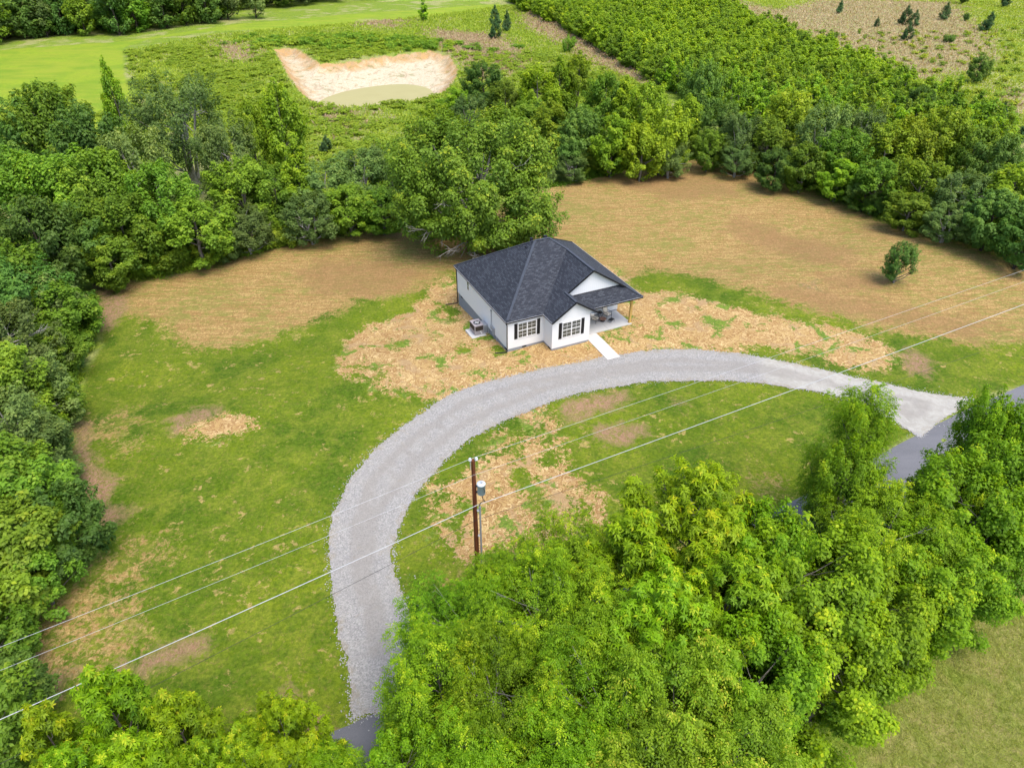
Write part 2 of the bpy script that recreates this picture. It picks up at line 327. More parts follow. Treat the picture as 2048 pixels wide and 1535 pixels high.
    cl = t.mix(t.math('MULTIPLY', t.rng(t.noise(.5, 4, .8, t.mapv(rot=(0, 0, .6), scale=(1, .35, 1)), 1.5), .50, .62), .55), cl, (.36, .27, .17)); cl = t.mix(t.math('MULTIPLY', t.rng(t.math('ABSOLUTE', t.math('SUBTRACT', wr, .5)), .06, .01), .45), cl, (.34, .25, .14)); cl = t.mix(t.math('MULTIPLY', t.rng(patch, .56, .66), .6), cl, (.20, .22, .07)); cl = t.mix(t.rng(fine, .38, .62), t.mix(1.0, cl, (.8, .8, .8), 'MULTIPLY'), cl)
    me = t.mix(t.rng(patch, .35, .65), (.17, .23, .035), (.30, .27, .10))
    c = r
    c = t.mix(mask('m_mown', .5, .15), c, m); c = t.mix(t.math('MULTIPLY', mask('m_pale', 2.5, 1.5), .8), c, pl); c = t.mix(mask('m_clay', .3, .28), c, cl); c = t.mix(mask('m_meadow', 1.0, .4), c, me)
    c = t.mix(mask('m_lawn', .35, .12), c, g); c = t.mix(mask('m_tan', .9, .75), c, d); c = t.mix(mask('m_soil', .6, .5), c, e)
    c = t.mix(t.math('MULTIPLY', mask('m_thin', 1.0, .7), t.rng(t.math('ADD', spk, t.math('SUBTRACT', ptch, .5)), .44, .56, .12, .9)), c, t.mix(.35, d, s))
    c = t.mix(mask('m_straw', .22, .62), c, s)
    h = t.math('ADD', t.math('MULTIPLY', fine, .5), t.math('MULTIPLY', spk, 1.0))
    t.bump(h, .9, .16)
    return t.out(c, .95, .1, k=.98)
g_me = np_mesh('ground', np.stack([GX, GY, GZ], -1).reshape(-1, 3), quads, True, attrs)
ground = tag(link('ground', g_me, ground_material()), kind='structure')

# ------------------------------------------------------------------ gravel drive, road, pond
def sheet(name, poly, lift, mat, step, jitter=0.0, seed=1):
    """a ragged-edged sheet following the terrain: fine grid cells whose centre lies in the outline, plus an exact rim"""
    import bmesh
    rr = random.Random(seed); pts = []; low = 0.0
    n = len(poly)
    for i in range(n):
        a, b = poly[i], poly[(i + 1) % n]; L = math.hypot(b[0] - a[0], b[1] - a[1]); k = max(1, int(L / step))
        for j in range(k):
            t = j / k; ex, ey = (b[0] - a[0]) / (L + 1e-9), (b[1] - a[1]) / (L + 1e-9); low = low * .9 + rr.gauss(0, jitter) * .35; q = low + rr.gauss(0, jitter) * .45
            pts.append((a[0] + (b[0] - a[0]) * t - ey * q, a[1] + (b[1] - a[1]) * t + ex * q))
    bm = bmesh.new(); vs = [bm.verts.new((x, y, 0)) for x, y in pts]; bm.faces.new(vs)
    bmesh.ops.triangulate(bm, faces=bm.faces[:])
    xs = [p[0] for p in pts]; ys = [p[1] for p in pts]
    for ax, lo, hi in (((1, 0, 0), min(xs), max(xs)), ((0, 1, 0), min(ys), max(ys))):
        v = lo + 1.0
        while v < hi:
            bmesh.ops.bisect_plane(bm, geom=bm.verts[:] + bm.edges[:] + bm.faces[:], plane_co=(v * ax[0], v * ax[1], 0), plane_no=ax); v += 1.1
    me = bpy.data.meshes.new(name); bm.normal_update()
    for f in bm.faces:
        if f.normal.z < 0: f.normal_flip()
    co = np.array([v.co[:2] for v in bm.verts]); zz = terrain(co[:, 0], co[:, 1]) + lift
    for v, z in zip(bm.verts, zz): v.co.z = z
    bm.to_mesh(me); bm.free()
    return link(name, me, mat)
def gravel_material():
    t = NT('gravel'); v = t.voro(15, out='Color'); n = t.noise(30, 3, .7); b = t.noise(.35, 4, .6, dist=.6); tr = t.noise(1.1, 5, .65, dist=1.0)
    sep = t.N.new('ShaderNodeSeparateColor'); t.L.new(v, sep.inputs[0])
    c = t.mix(t.rng(sep.outputs[0], 0, 1), (.27, .27, .275), (.60, .595, .59)); c = t.mix(t.math('MULTIPLY', t.rng(n, .35, .65), .4), c, (.42, .415, .415))
    c = t.mix(t.math('MULTIPLY', t.rng(b, .4, .65), .4), c, (.47, .455, .43)); c = t.mix(t.math('MULTIPLY', t.rng(tr, .5, .66), .35), c, (.34, .335, .345))
    c = t.mix(t.math('MULTIPLY', t.rng(t.noise(.55, 5, .7, dist=1.5), .60, .70), .35), c, (.50, .41, .28))
    px = t.N.new('ShaderNodeSeparateXYZ'); t.L.new(t.pos, px.inputs[0])
    wx = t.math('ADD', px.outputs[0], t.math('MULTIPLY', t.noise(.5, 3), 3.0))
    c = t.mix(t.rng(wx, 24.2, 25.8), c, t.mix(t.rng(t.noise(1.2, 6, .7, dist=1.2), .35, .62), (.60, .59, .56), (.48, .47, .44)))
    ed = t.math('ADD', t.attr('edge'), t.math('MULTIPLY', t.math('SUBTRACT', b, .5), 1.2))
    c = t.mix(t.math('MULTIPLY', t.rng(t.math('ABSOLUTE', t.math('SUBTRACT', ed, 1.75)), .6, .2), .5), c, (.355, .335, .315)); c = t.mix(t.math('MULTIPLY', t.rng(t.math('ADD', t.attr('edge'), t.math('MULTIPLY', t.math('SUBTRACT', tr, .5), 2.5)), .35, -.15), .45), c, (.36, .30, .19))
    c = t.mix(1.0, c, (1.0, .975, .92), 'MULTIPLY')
    t.bump(t.math('ADD', t.voro(16), t.math('MULTIPLY', tr, 1.5)), .8, .05); return t.out(c, .95, .15)
drive = tag(sheet('driveway', w_drive, .05, gravel_material(), .13, .10, 3), kind='structure')
_c = np.array([v.co[:2] for v in drive.data.vertices]); _a = drive.data.attributes.new('edge', 'FLOAT', 'POINT'); _a.data.foreach_set('value', sdf(w_drive, _c[:, 0], _c[:, 1]).astype(np.float32))
road_edge = [P(*p)[:2] for p in [(2500, 585), (2048, 770), (1932, 818), (1838, 866), (1620, 985), (1300, 1148), (1000, 1302), (745, 1428), (620, 1480), (200, 1640)]]
a0, a1 = road_edge[0], road_edge[1]
road_edge.insert(0, (a0[0] + (a0[0] - a1[0]) * 3, a0[1] + (a0[1] - a1[1]) * 3))
b0, b1 = road_edge[-2], road_edge[-1]; road_edge.append((b1[0] + (b1[0] - b0[0]) * 6, b1[1] + (b1[1] - b0[1]) * 6))
road_edge = smooth_poly(road_edge, 2, closed=False)
def offset(line, d):
    out = []
    for i, p in enumerate(line):
        a, b = line[max(0, i - 1)], line[min(len(line) - 1, i + 1)]; L = math.hypot(b[0] - a[0], b[1] - a[1])
        out.append((p[0] - (b[1] - a[1]) / L * d, p[1] + (b[0] - a[0]) / L * d))
    return out
side = 1 if offset(road_edge, 1)[8][1] < road_edge[8][1] else -1
road_other = offset(road_edge, side * 5.4)
def asphalt():
    t = NT('asphalt'); n = t.noise(25, 4, .7); b = t.noise(.5, 4, .6, t.mapv(rot=(0, 0, -.55), scale=(.2, 1, 1)))
    c = t.mix(t.rng(n, .3, .7), (.13, .132, .145), (.235, .235, .25)); c = t.mix(t.math('MULTIPLY', t.rng(b, .4, .6), .5), c, (.245, .245, .26)); t.bump(n, .4, .02); return t.out(c, .85, .3)
w_road = road_edge + road_other[::-1]
road = tag(sheet('road', w_road, .03, asphalt(), .5, .03, 4), kind='structure')
# pale shoulder where gravel has crept along the tarmac
wt = NT('pond_water'); wc = wt.mix(wt.noise(.25, 3), (.46, .41, .16), (.54, .48, .21)); wt.bump(wt.noise(2.5, 3), .15, .02)
wl = base_z(*[np.array([c]) for c in P(745, 185)[:2]])[0] - 1.95
pc = np.mean(w_water, 0); pond_poly = [(pc[0] + (p[0] - pc[0]) * 1.35, pc[1] + (p[1] - pc[1]) * 1.35) for p in smooth_poly(w_water, 2)]
pm = MB(); pm.add([(x, y, wl) for x, y in pond_poly], [tuple(range(len(pond_poly)))])
pond = tag(pm.build('pond', wt.out(wc, .5, .15)), kind='structure')

# ------------------------------------------------------------------ the house (built in its own axes: u along the front, v to the back, z=0 at the foot of the siding)
ROOT = empty('house', (HX, HY, 0), HYAW, 'small new white house with dark hip roof and covered front porch', 'house')
def uvsock(t):
    n = t.N.new('ShaderNodeUVMap'); n.uv_map = 'UVMap'; return n.outputs[0]
def shingles():
    t = NT('shingles'); uv = uvsock(t)
    br = t.N.new('ShaderNodeTexBrick'); t.L.new(uv, br.inputs['Vector']); br.inputs['Scale'].default_value = 1.0
    br.inputs['Brick Width'].default_value = .34; br.inputs['Row Height'].default_value = .15; br.inputs['Mortar Size'].default_value = .018; br.inputs['Mortar Smooth'].default_value = .3
    br.inputs['Color1'].default_value = (.030, .036, .052, 1); br.inputs['Color2'].default_value = (.105, .118, .145, 1); br.inputs['Mortar'].default_value = (.012, .014, .02, 1)
    br.offset = .37; br.inputs['Bias'].default_value = -.25
    n = t.noise(5.0, 5, .7, t.mapv(uv, scale=(1, 2, 1))); b = t.noise(.6, 3, .5, uv)
    c = t.mix(t.math('MULTIPLY', t.rng(n, .35, .75), .3), br.outputs['Color'], (.062, .070, .088))
    c = t.mix(t.math('MULTIPLY', t.rng(t.noise(9, 3, .7, uv), .62, .72), .6), c, (.14, .165, .20))
    t.bump(t.math('ADD', br.outputs['Fac'], n), .5, .03); return t.out(c, .8, .35)
def siding(vertical=False):
    t = NT('siding_board' if vertical else 'siding_lap'); co = t.N.new('ShaderNodeTexCoord').outputs['Object']; sp = t.N.new('ShaderNodeSeparateXYZ'); t.L.new(co, sp.inputs[0])
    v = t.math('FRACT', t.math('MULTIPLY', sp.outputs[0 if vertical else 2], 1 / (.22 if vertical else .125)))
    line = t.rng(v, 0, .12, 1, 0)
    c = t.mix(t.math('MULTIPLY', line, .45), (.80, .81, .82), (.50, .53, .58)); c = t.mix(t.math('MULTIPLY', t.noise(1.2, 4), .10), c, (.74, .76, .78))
    t.bump(v, .35, .012); return t.out(c, .55, .3, k=.95)
M = dict(shingle=shingles(), lap=siding(), board=siding(True), black=plain('black_trim', (.012, .012, .014), .45), white=plain('white_trim', (.80, .80, .80), .5, .03),
         block=plain('foundation_block', (.27, .29, .32), .9, .15, 3), conc=plain('concrete', (.50, .50, .49), .85, .07, 1.5), wood=plain('treated_post', (.58, .38, .11), .8, .2, 8),
         glass=plain('window_glass', (.10, .105, .09), .06, .5, 1.3, .6), blind=plain('window_blind', (.35, .33, .28), .9), steel=plain('grey_steel', (.30, .32, .35), .5, .1, 5, .4), galv=plain('galvanised', (.42, .43, .44), .4, .1, 9, .5),
         beige=plain('unit_cabinet', (.34, .31, .33), .55, .06), coil=plain('coil_grille', (.045, .035, .03), .7, .4, 30), dark=plain('dark_metal', (.02, .022, .028), .5), cush=plain('cushion', (.85, .77, .65), .95, .08), copper=plain('copper_top', (.28, .16, .12), .5, .3, 9),
         vent=plain('vent_black', (.02, .02, .02), .9), pole=None)
Ez, Sl = 3.05, .667
roofpts = dict(FL=(-.2, -.2, Ez), IN=(3.62, -.2, Ez), G=(8.83, 5.01, Ez + 5.21 * Sl), R=(7.50, 6.35, Ez + 6.55 * Sl), L=(5.95, 6.35, Ez + 6.55 * Sl), BL=(-.2, 13.1, Ez), BR=(14.05, 13.1, Ez),
               A=(8.83, -.25, Ez + 5.21 * Sl), RP=(12.78, -.2, 3.90), C=(14.05, -1.25, Ez), BUL=(3.62, -2.05, Ez), BA=(6.075, -2.05, Ez + 2.455 * Sl), BRK=(6.075, -.25, Ez + 2.455 * Sl), BUR=(8.53, -2.05, Ez), PL=(8.53, -1.25, Ez), V=(6.91, .1, 4.13), BK=(6.075, .1, Ez + 2.455 * Sl), HP=(12.43, .1, 4.13))
faces = ['FL IN G R L', 'BL FL L', 'BR BL L R', 'C BR R G A RP', 'BUL BA BRK A G IN', 'BA BUR PL V BK', 'PL C HP V']
def roof_mesh():
    V = []; Fs = []; UV = []
    for f in faces:
        p = [Vector(roofpts[k]) for k in f.split()]
        nrm = Vector((0, 0, 0))
        for i in range(len(p)): nrm += p[i].cross(p[(i + 1) % len(p)])
        nrm.normalize()
        if nrm.z < 0: p.reverse(); nrm = -nrm
        h = Vector((0, 0, 1)).cross(nrm).normalized(); up = nrm.cross(h)
        o = len(V); n = len(p); V += p + [q - Vector((0, 0, .09)) for q in p]
        Fs.append(list(range(o, o + n))); UV += [(q.dot(h), q.dot(up)) for q in p]
        Fs.append(list(range(o + 2 * n - 1, o + n - 1, -1))); UV += [(0, 0)] * n
        for i in range(n):
            j = (i + 1) % n; Fs.append([o + i, o + n + i, o + n + j, o + j]); UV += [(0, 0)] * 4
    me = bpy.data.meshes.new('roof'); me.from_pydata([tuple(v) for v in V], [], Fs); me.update()
    uv = me.uv_layers.new(name='UVMap'); uv.data.foreach_set('uv', np.array(UV, np.float32).ravel())
    return me
roof = link('roof', roof_mesh(), M['shingle'], ROOT)
cm = plain('ridge_cap', (.060, .070, .090), .85, .35, 4)
for a, b in (('FL', 'L'), ('L', 'R'), ('L', 'BL'), ('R', 'BR'), ('R', 'G'), ('G', 'A'), ('BA', 'BK'), ('HP', 'C')):
    A, B = Vector(roofpts[a]), Vector(roofpts[b]); n = max(2, int((B - A).length / .28)); d = (B - A) / n; cap = MB()
    for i in range(n):
        if a == 'FL' and i == 0: continue
        cap.bar(A + d * i + Vector((0, 0, .012 + .012)), A + d * (i + 1.1) + Vector((0, 0, .012)), .24, .03)
    cap.build('ridge_cap', cm, roof)
# fascia boards and gutters
fa = MB()
def eave(a, b, out, h=.15):
    A, B = Vector(roofpts[a]), Vector(roofpts[b]); o = Vector(out) * .012
    fa.bar(A + o + Vector((0, 0, -.075)), B + o + Vector((0, 0, -.075)), .045, h)
for a, b, o in (('FL', 'IN', (0, -1, 0)), ('BL', 'FL', (-1, 0, 0)), ('BR', 'BL', (0, 1, 0)), ('C', 'BR', (1, 0, 0)), ('BUL', 'IN', (-1, 0, 0)), ('PL', 'C', (0, -1, 0)), ('BUR', 'PL', (1, 0, 0)), ('BUL', 'BA', (0, -1, 0)), ('BA', 'BUR', (0, -1, 0)), ('BRK', 'A', (0, -1, 0)), ('A', 'RP', (0, -1, 0))): eave(a, b, o)
fa.build('fascia', M['black'], roof)
# pale drip edge along the gutters
de = MB()
for a, b, o in (('FL', 'IN', (0, -1, 0)), ('BL', 'FL', (-1, 0, 0)), ('BUL', 'IN', (-1, 0, 0)), ('PL', 'C', (0, -1, 0)), ('C', 'BR', (1, 0, 0))):
    A, B = Vector(roofpts[a]), Vector(roofpts[b]); q = Vector(o) * .045; de.bar(A + q + Vector((0, 0, .008)), B + q + Vector((0, 0, .008)), .03, .014)
de.build('gutter_edge', M['galv'], roof)
# soffits
so = MB()
so.box(-.18, 0, -.18, 13.08, 2.93, 2.95); so.box(0, 3.6, -.18, 0, 2.93, 2.95); so.box(3.64, 3.81, -2.0, -.02, 2.93, 2.95); so.box(7.86, 8.51, -2.0, -1.27, 2.93, 2.95); so.box(7.87, 14.0, -1.2, 2.28, 2.932, 2.95); so.box(13.62, 14.0, 2.3, 13.05, 2.93, 2.95); so.box(0, 13.6, 12.82, 13.08, 2.93, 2.95)
so.build('soffit', M['white'], roof)
# walls: one shell of lap siding with the gables
D = 12.8
def prism(mb, poly, z0, z1):
    n = len(poly); mb.add([(x, y, z0) for x, y in poly] + [(x, y, z1) for x, y in poly], [tuple(range(n))[::-1], tuple(range(n, 2 * n))] + [(i, (i + 1) % n, (i + 1) % n + n, i + n) for i in range(n)])
foot = [(0, 0), (3.81, 0), (3.81, -1.71), (7.85, -1.71), (7.85, 2.3), (13.6, 2.3), (13.6, D), (0, D)]
wb = MB(); prism(wb, foot, 0, 2.93)
wb.build('wall', M['lap'], ROOT)
gb = MB(); bt = Ez - .10
gb.add([(3.66, -1.71, 2.95), (8.49, -1.71, 2.95), (6.075, -1.71, bt + 2.44 * Sl), (3.66, -1.55, 2.95), (8.49, -1.55, 2.95), (6.075, -1.55, bt + 2.44 * Sl)], [(0, 1, 2), (5, 4, 3), (0, 3, 4, 1), (1, 4, 5, 2), (2, 5, 3, 0)])
gb.build('gable', M['lap'], ROOT)
pb = MB(); zt = lambda u: Ez + (5.21 - abs(u - 8.83)) * Sl - .10
q = [(6.25, 4.50), (6.91, 4.06), (12.43, 4.06), (12.40, zt(12.40)), (8.83, zt(8.83)), (6.25, zt(6.25))]
pb.add([(u, .10, z) for u, z in q] + [(u, .24, z) for u, z in q], [(0, 1, 2, 3, 4, 5), (11, 10, 9, 8, 7, 6)] + [(i, i + 6, (i + 1) % 6 + 6, (i + 1) % 6) for i in range(6)])
ped = pb.build('gable', M['board'], ROOT); ped['label'] = 'large white vertical-board gable above the porch roof'
fl = MB(); fl.bar((6.95, .075, 4.13), (12.45, .075, 4.13), .03, .07); fl.build('flashing', M['black'], ped)
for u, v in ((0, 0), (3.81, -1.71), (7.85, -1.71), (0, D), (13.6, 2.3)):
    cb = MB(); a_, b_ = (u - .012, u + .05) if u < 7 else (u - .05, u + .012); v1_ = v + .012 if v > 5 else v + .05; cb.box(a_, b_, (v - .05) if v > 5 else v - .012, v1_, 0.0, 2.92); cb.build('corner_trim', M['white'], ROOT)
# foundation down to the falling ground
fb = MB(); ins = .03
prism(fb, [(ins, ins), (3.81 + ins, ins), (3.81 + ins, -1.71 + ins), (7.85 - ins, -1.71 + ins), (7.85 - ins, 2.3 + ins), (13.6 - ins, 2.3 + ins), (13.6 - ins, D - ins), (ins, D - ins)], -2.6, 0.004)
found = fb.build('foundation', M['block'], ROOT)
vb = MB(); vb.box(1.55, 2.0, -.0, .05, -.19, -.03); vb.build('crawl_vent', M['vent'], found)
vb = MB(); vb.box(-.0, .05, .25, .65, -.19, -.03); vb.build('crawl_vent', M['vent'], found)
vb = MB(); vb.box(3.81, 3.86, -1.35, -1.0, -.17, -.04); vb.build('crawl_vent', M['vent'], found)
vb = MB(); vb.box(-.0, .05, 11.5, 11.95, -.19, -.03); vb.build('crawl_vent', M['vent'], found)
# windows
def window(parent, u0, u1, z0, z1, plane_v, units, frame=None):
    """double-hung units in a white frame set in the front wall"""
    fr = MB(); v0, v1 = plane_v - .045, plane_v + .02; b = .07
    fr.box(u0, u1, v0, v1, z1 - b, z1); fr.box(u0, u1, v0 - .01, v1, z0, z0 + b)
    fr.box(u0, u0 + b, v0, v1, z0 + b, z1 - b); fr.box(u1 - b, u1, v0, v1, z0 + b, z1 - b)
    wn_ = (u1 - u0 - b * 2 - .1 * (units - 1)) / units; panes = []
    for i in range(units):
        a = u0 + b + i * (wn_ + .1); c = a + wn_
        if i: fr.box(a - .1, a, v0, v1, z0 + b, z1 - b)
        zm = (z0 + z1) / 2
        fr.box(a, c, v0 + .005, v1, zm - .035, zm + .035)
        for za, zb in ((z0 + b, zm - .035), (zm + .035, z1 - b)):
            fr.box((a + c) / 2 - .011, (a + c) / 2 + .011, v0 + .012, v1, za, zb); m_ = (za + zb) / 2
            fr.box(a, (a + c) / 2 - .012, v0 + .013, v1, m_ - .011, m_ + .011); fr.box((a + c) / 2 + .012, c, v0 + .013, v1, m_ - .011, m_ + .011)
        panes.append((a, c))
    o = fr.build('window', M['white'], parent)
    for a, c in panes:
        g = MB(); g.box(a, c, v0 + .03, v1 + .004, z0 + b, z1 - b); g.build('pane', M['glass'], o)
    return o
def shutter(u0, u1, z0, z1, pv):
    s = MB(); s.box(u0, u0 + .10, pv - .03, pv, z0, z1); s.box(u1 - .10, u1, pv - .03, pv, z0, z1); s.box((u0 + u1) / 2 - .045, (u0 + u1) / 2 + .045, pv - .029, pv, z0, z1)
    for z in (z0 + .25, z1 - .25): s.box(u0 + .01, u1 - .01, pv - .05, pv - .03, z - .04, z + .04)
    return s.build('shutter', M['black'], ROOT)
window(ROOT, 1.06, 3.02, .93, 2.58, 0, 2); shutter(.70, 1.02, .92, 2.60, 0); shutter(3.08, 3.40, .92, 2.60, 0)
window(ROOT, 4.86, 6.86, .93, 2.60, -1.71, 2); shutter(4.50, 4.82, .90, 2.62, -1.71); shutter(6.92, 7.24, .90, 2.62, -1.71)
sw = MB(); sw.box(-.03, 0, 9.42, 9.86, 1.74, 2.66); sw.build('window', M['white'], ROOT)
sg = bpy.data.objects[-1] if False else [o for o in ROOT.children if o.name.startswith('window')][-1]
for z0, z1 in ((1.79, 2.17), (2.23, 2.61)):
    g = MB(); g.box(-.038, -.03, 9.47, 9.81, z0, z1); g.build('pane', M['glass'], sg)
# downspouts
for v, end, zg in ((-.03, (-1.15, .35), -.33), (D + .02, (-1.35, D + .35), -1.42)):
    ds = MB(); ds.tube([(-.16, v, 2.92), (-.14, v, 2.80), (-.055, v, 2.62), (-.055, v, zg + .18), (-.12, v, zg + .10), (-.3, v + .05, zg + .07), (end[0], end[1], zg + .02)], .055, 8); ds.build('downspout', M['black'], ROOT)
# meter, mast, gas line
mt = MB(); mt.box(-.14, 0, 3.42, 3.72, .35, .80); mt.build('meter_box', M['galv'], ROOT)
mt = MB(); mt.lathe((-.16, 3.57, .5), [(0.0, .0), (.09, 0), (.09, .10), (0, .12)]); 
mst = MB(); mst.tube([(-.06, 3.66, .8), (-.06, 3.66, 2.35), ], .035); mst.box(-.12, 0, 3.60, 3.72, 2.30, 2.45); mst.build('mast', M['steel'], ROOT)
pbx = MB(); pbx.box(-.16, 0, 2.95, 3.32, -.05, .72); pbx.build('panel_box', M['steel'], ROOT)
gp = MB(); gp.tube([(-.05, 3.05, -.05), (-.05, 3.05, -.8)], .03); gp.build('service_pipe', M['steel'], ROOT); gp = MB(); gp.tube([(-.05, 2.45, -.08), (-.05, 2.45, -.75)], .02); gp.box(-.1, -.02, 2.38, 2.52, -.1, -.02); gp.build('service_pipe', M['steel'], ROOT)
# roof vents
rv = MB()
for u, v in ((2.6, 12.0), (4.6, 9.6)):
    z = Ez + (13.1 - v) * .647 if True else 0
    z = min(z, Ez + (u + .2) * .71)
    rv = MB(); rv.tube([(u, v, z - .05), (u, v, z + .42)], .045); rv.build('vent_pipe', M['dark'], roof)
zb = Ez + (5.2 + .2) * .71
rv = MB(); rv.box(5.0, 5.35, 6.4, 6.75, zb - .25, zb - .02); rv.build('roof_vent', M['dark'], roof)
rv = MB(); rv.box(5.75, 6.0, 6.9, 7.15, Ez + 6.55 * Sl - .4, Ez + 6.55 * Sl + .02); rv.build('roof_vent', M['dark'], roof)
rv = MB(); rv.box(7.2, 7.5, 6.75, 7.05, Ez + 6.55 * Sl - .3, Ez + 6.55 * Sl + .04); rv.build('roof_vent', M['dark'], roof)
# porch
sl = MB(); sl.box(7.86, 13.45, -.70, 2.3, -.45, -.10); slab = sl.build('porch_floor', M['conc'], ROOT, .015)
jt = MB(); jt.box(10.72, 10.74, -.705, 2.28, -.099, -.095); jt.build('joint', M['block'], slab)
bm_ = MB(); bm_.box(7.88, 13.62, -.52, -.34, 2.62, 2.93); bm_.box(13.44, 13.62, -.34, 2.28, 2.62, 2.93); bm_.build('porch_beam', M['white'], ROOT)
ps = MB(); ps.box(13.25, 13.45, -.54, -.34, -.10, 2.62); ps.box(13.22, 13.48, -.57, -.31, -.10, .02); ps.build('porch_post', M['wood'], ROOT)
# walkway (its own slab)
wk = MB(); zw0, zw1 = -.14, -.36
for i in range(8):
    va, vb_ = -5.2 + 4.49 * i / 8, -5.2 + 4.49 * (i + 1) / 8
    za, zb_ = [max(tz(*H(8.6, v)[:2]) + .07, -.40) if v < -1 else -.13 for v in (va, vb_)]
    wk.add([H(7.93, va, za), H(9.27, va, za), H(9.27, vb_, zb_), H(7.93, vb_, zb_), H(7.93, va, za - .2), H(9.27, va, za - .2), H(9.27, vb_, zb_ - .2), H(7.93, vb_, zb_ - .2)],
           [(0, 1, 2, 3)] + ([(0, 4, 5, 1)] if i == 0 else []) + [(1, 5, 6, 2), (3, 7, 4, 0)])
tag(wk.build('walkway', plain('walk_concrete', (.60, .58, .55), .85, .06, 1.2), bevel=.01), kind='structure')
# porch furniture
def chair(u, v, rz, label):
    x, y, _ = H(u, v); r = empty('patio_chair', (x, y, -.10), HYAW + rz, label, 'chair', 'chairs on the porch')
    s = MB(); s.poly_solid([(-.27, -.28, .46), (.27, -.28, .46), (.27, .25, .43), (-.27, .25, .43)], .09); s.build('seat', M['cush'], r, .02)
    s = MB(); s.bar((0, .27, .46), (0, .44, 1.02), .54, .08, up=(0, 1, .2)); s.build('backrest', M['cush'], r, .02)
    f = MB()
    for sx in (-.31, .31):
        f.tube([(sx, -.30, .0), (sx, -.30, .60), (sx, -.24, .66), (sx, .22, .66), (sx, .34, .62)], .02); f.tube([(sx, .42, 0), (sx, .30, .42), (sx, .46, 1.05)], .02); f.tube([(sx, -.30, .34), (sx, .30, .34)], .016)
    f.tube([(-.31, .46, 1.05), (.31, .46, 1.05)], .02); f.tube([(-.31, -.3, .34), (.31, -.3, .34)], .016); f.tube([(-.31, .3, .34), (.31, .3, .34)], .016); f.build('frame', M['dark'], r)
    return r
chair(10.25, 1.15, math.radians(28), 'beige cushioned patio chair on the porch, next to the front gable wall')
chair(11.85, 1.42, math.radians(12), 'beige cushioned patio chair on the porch, on the open side by the side table')
x, y, _ = H(11.2, 1.85); tb = empty('side_table', (x, y, -.10), 0, 'small round dark side table between the two porch chairs', 'table')
s = MB(); s.lathe((0, 0, .50), [(0, 0), (.27, 0), (.27, .035), (.25, .05), (0, .05)]); s.build('tabletop', M['dark'], tb)
for k in range(3):
    a = k * 2.1; s = MB(); s.tube([(.22 * math.cos(a), .22 * math.sin(a), 0), (.1 * math.cos(a), .1 * math.sin(a), .25), (.2 * math.cos(a), .2 * math.sin(a), .5)], .015); s.build('leg', M['dark'], tb)
x, y, _ = H(11.05, .95); ft = empty('fire_bowl', (x, y, -.10), 0, 'low round copper toned fire bowl on the porch floor between the chairs', 'fire bowl')
s = MB(); s.lathe((0, 0, .16), [(0, .02), (.2, .04), (.33, .12), (.36, .12), (.36, .10), (.22, -.02), (0, -.04)]); s.build('bowl', M['copper'], ft)
s = MB(); s.lathe((0, 0, 0), [(.24, 0), (.24, .03), (.12, .08), (.12, .14)]); s.build('base', M['dark'], ft)
x, y, _ = H(11.75, .45); mb_ = empty('footstool', (x, y, -.10), HYAW + .35, 'low black footstool on the porch floor in front of the right chair', 'footstool')
s = MB(); s.box(-.28, .28, -.2, .2, .24, .30); s.build('top', M['dark'], mb_, .015)
for sx in (-.25, .25):
    s = MB(); s.tube([(sx, -.18, 0), (sx, -.18, .24), (sx, .18, .24), (sx, .18, 0)], .014); s.build('leg', M['dark'], mb_)
# packaged air-conditioning unit on its pad
x, y, _ = H(-1.0, 5.1); zp = tz(x, y) + .02
ac = empty('air_conditioner', (x, y, zp + .10), HYAW, 'square grey packaged air conditioner with round top fan beside the house wall', 'air conditioner')
s = MB(); s.box(-.48, .48, -.60, .72, 0.03, 1.08); s.build('cabinet', M['beige'], ac, .015)
s = MB(); s.box(-.50, -.48, -.50, .12, .50, .98); s.box(-.50, -.48, .16, .64, .50, .98); s.box(-.40, .40, -.62, -.60, .50, .98); s.build('coil_grille', M['coil'], ac)
s = MB(); s.lathe((0, 0, 1.082), [(.36, 0), (.36, .03), (.33, .035), (.31, .01), (0, .01)]); fan = s.build('fan_opening', M['dark'], ac)
s = MB()
for k in range(4):
    a = k * math.pi / 2; s.bar((.04 * math.cos(a), .04 * math.sin(a), 1.11), (.28 * math.cos(a + .3), .28 * math.sin(a + .3), 1.105), .14, .008)
s.lathe((0, 0, 1.10), [(.06, 0), (.06, .03), (0, .035)]); s.build('fan', M['galv'], fan)
s = MB(); s.box(.10, .22, -.612, -.60, .30, .42); s.build('label_plate', M['white'], ac); s = MB(); s.box(.18, .30, -.613, -.60, .1, .2); s.build('label_plate', M['white'], ac)
s = MB(); s.box(.48, .98, -.45, .55, .45, .85); s.box(.5, .96, -.40, -.1, -.05, .45); s.build('duct', M['steel'], ac)
s = MB(); s.tube([(.42, -.58, .1), (.85, -.72, .02), (.93, -.7, .1), (.93, -.62, .8)], .03); s.build('conduit', M['galv'], ac)
pd = MB(); pd.box(-.9, .62, -.95, .95, -.12, .10); pdo = pd.build('equipment_pad', M['conc'], None, .01); pdo.location = (x, y, zp - .0); pdo.rotation_euler = (0, 0, HYAW)
tag(pdo, 'thin square concrete pad under the air conditioner', 'pad')

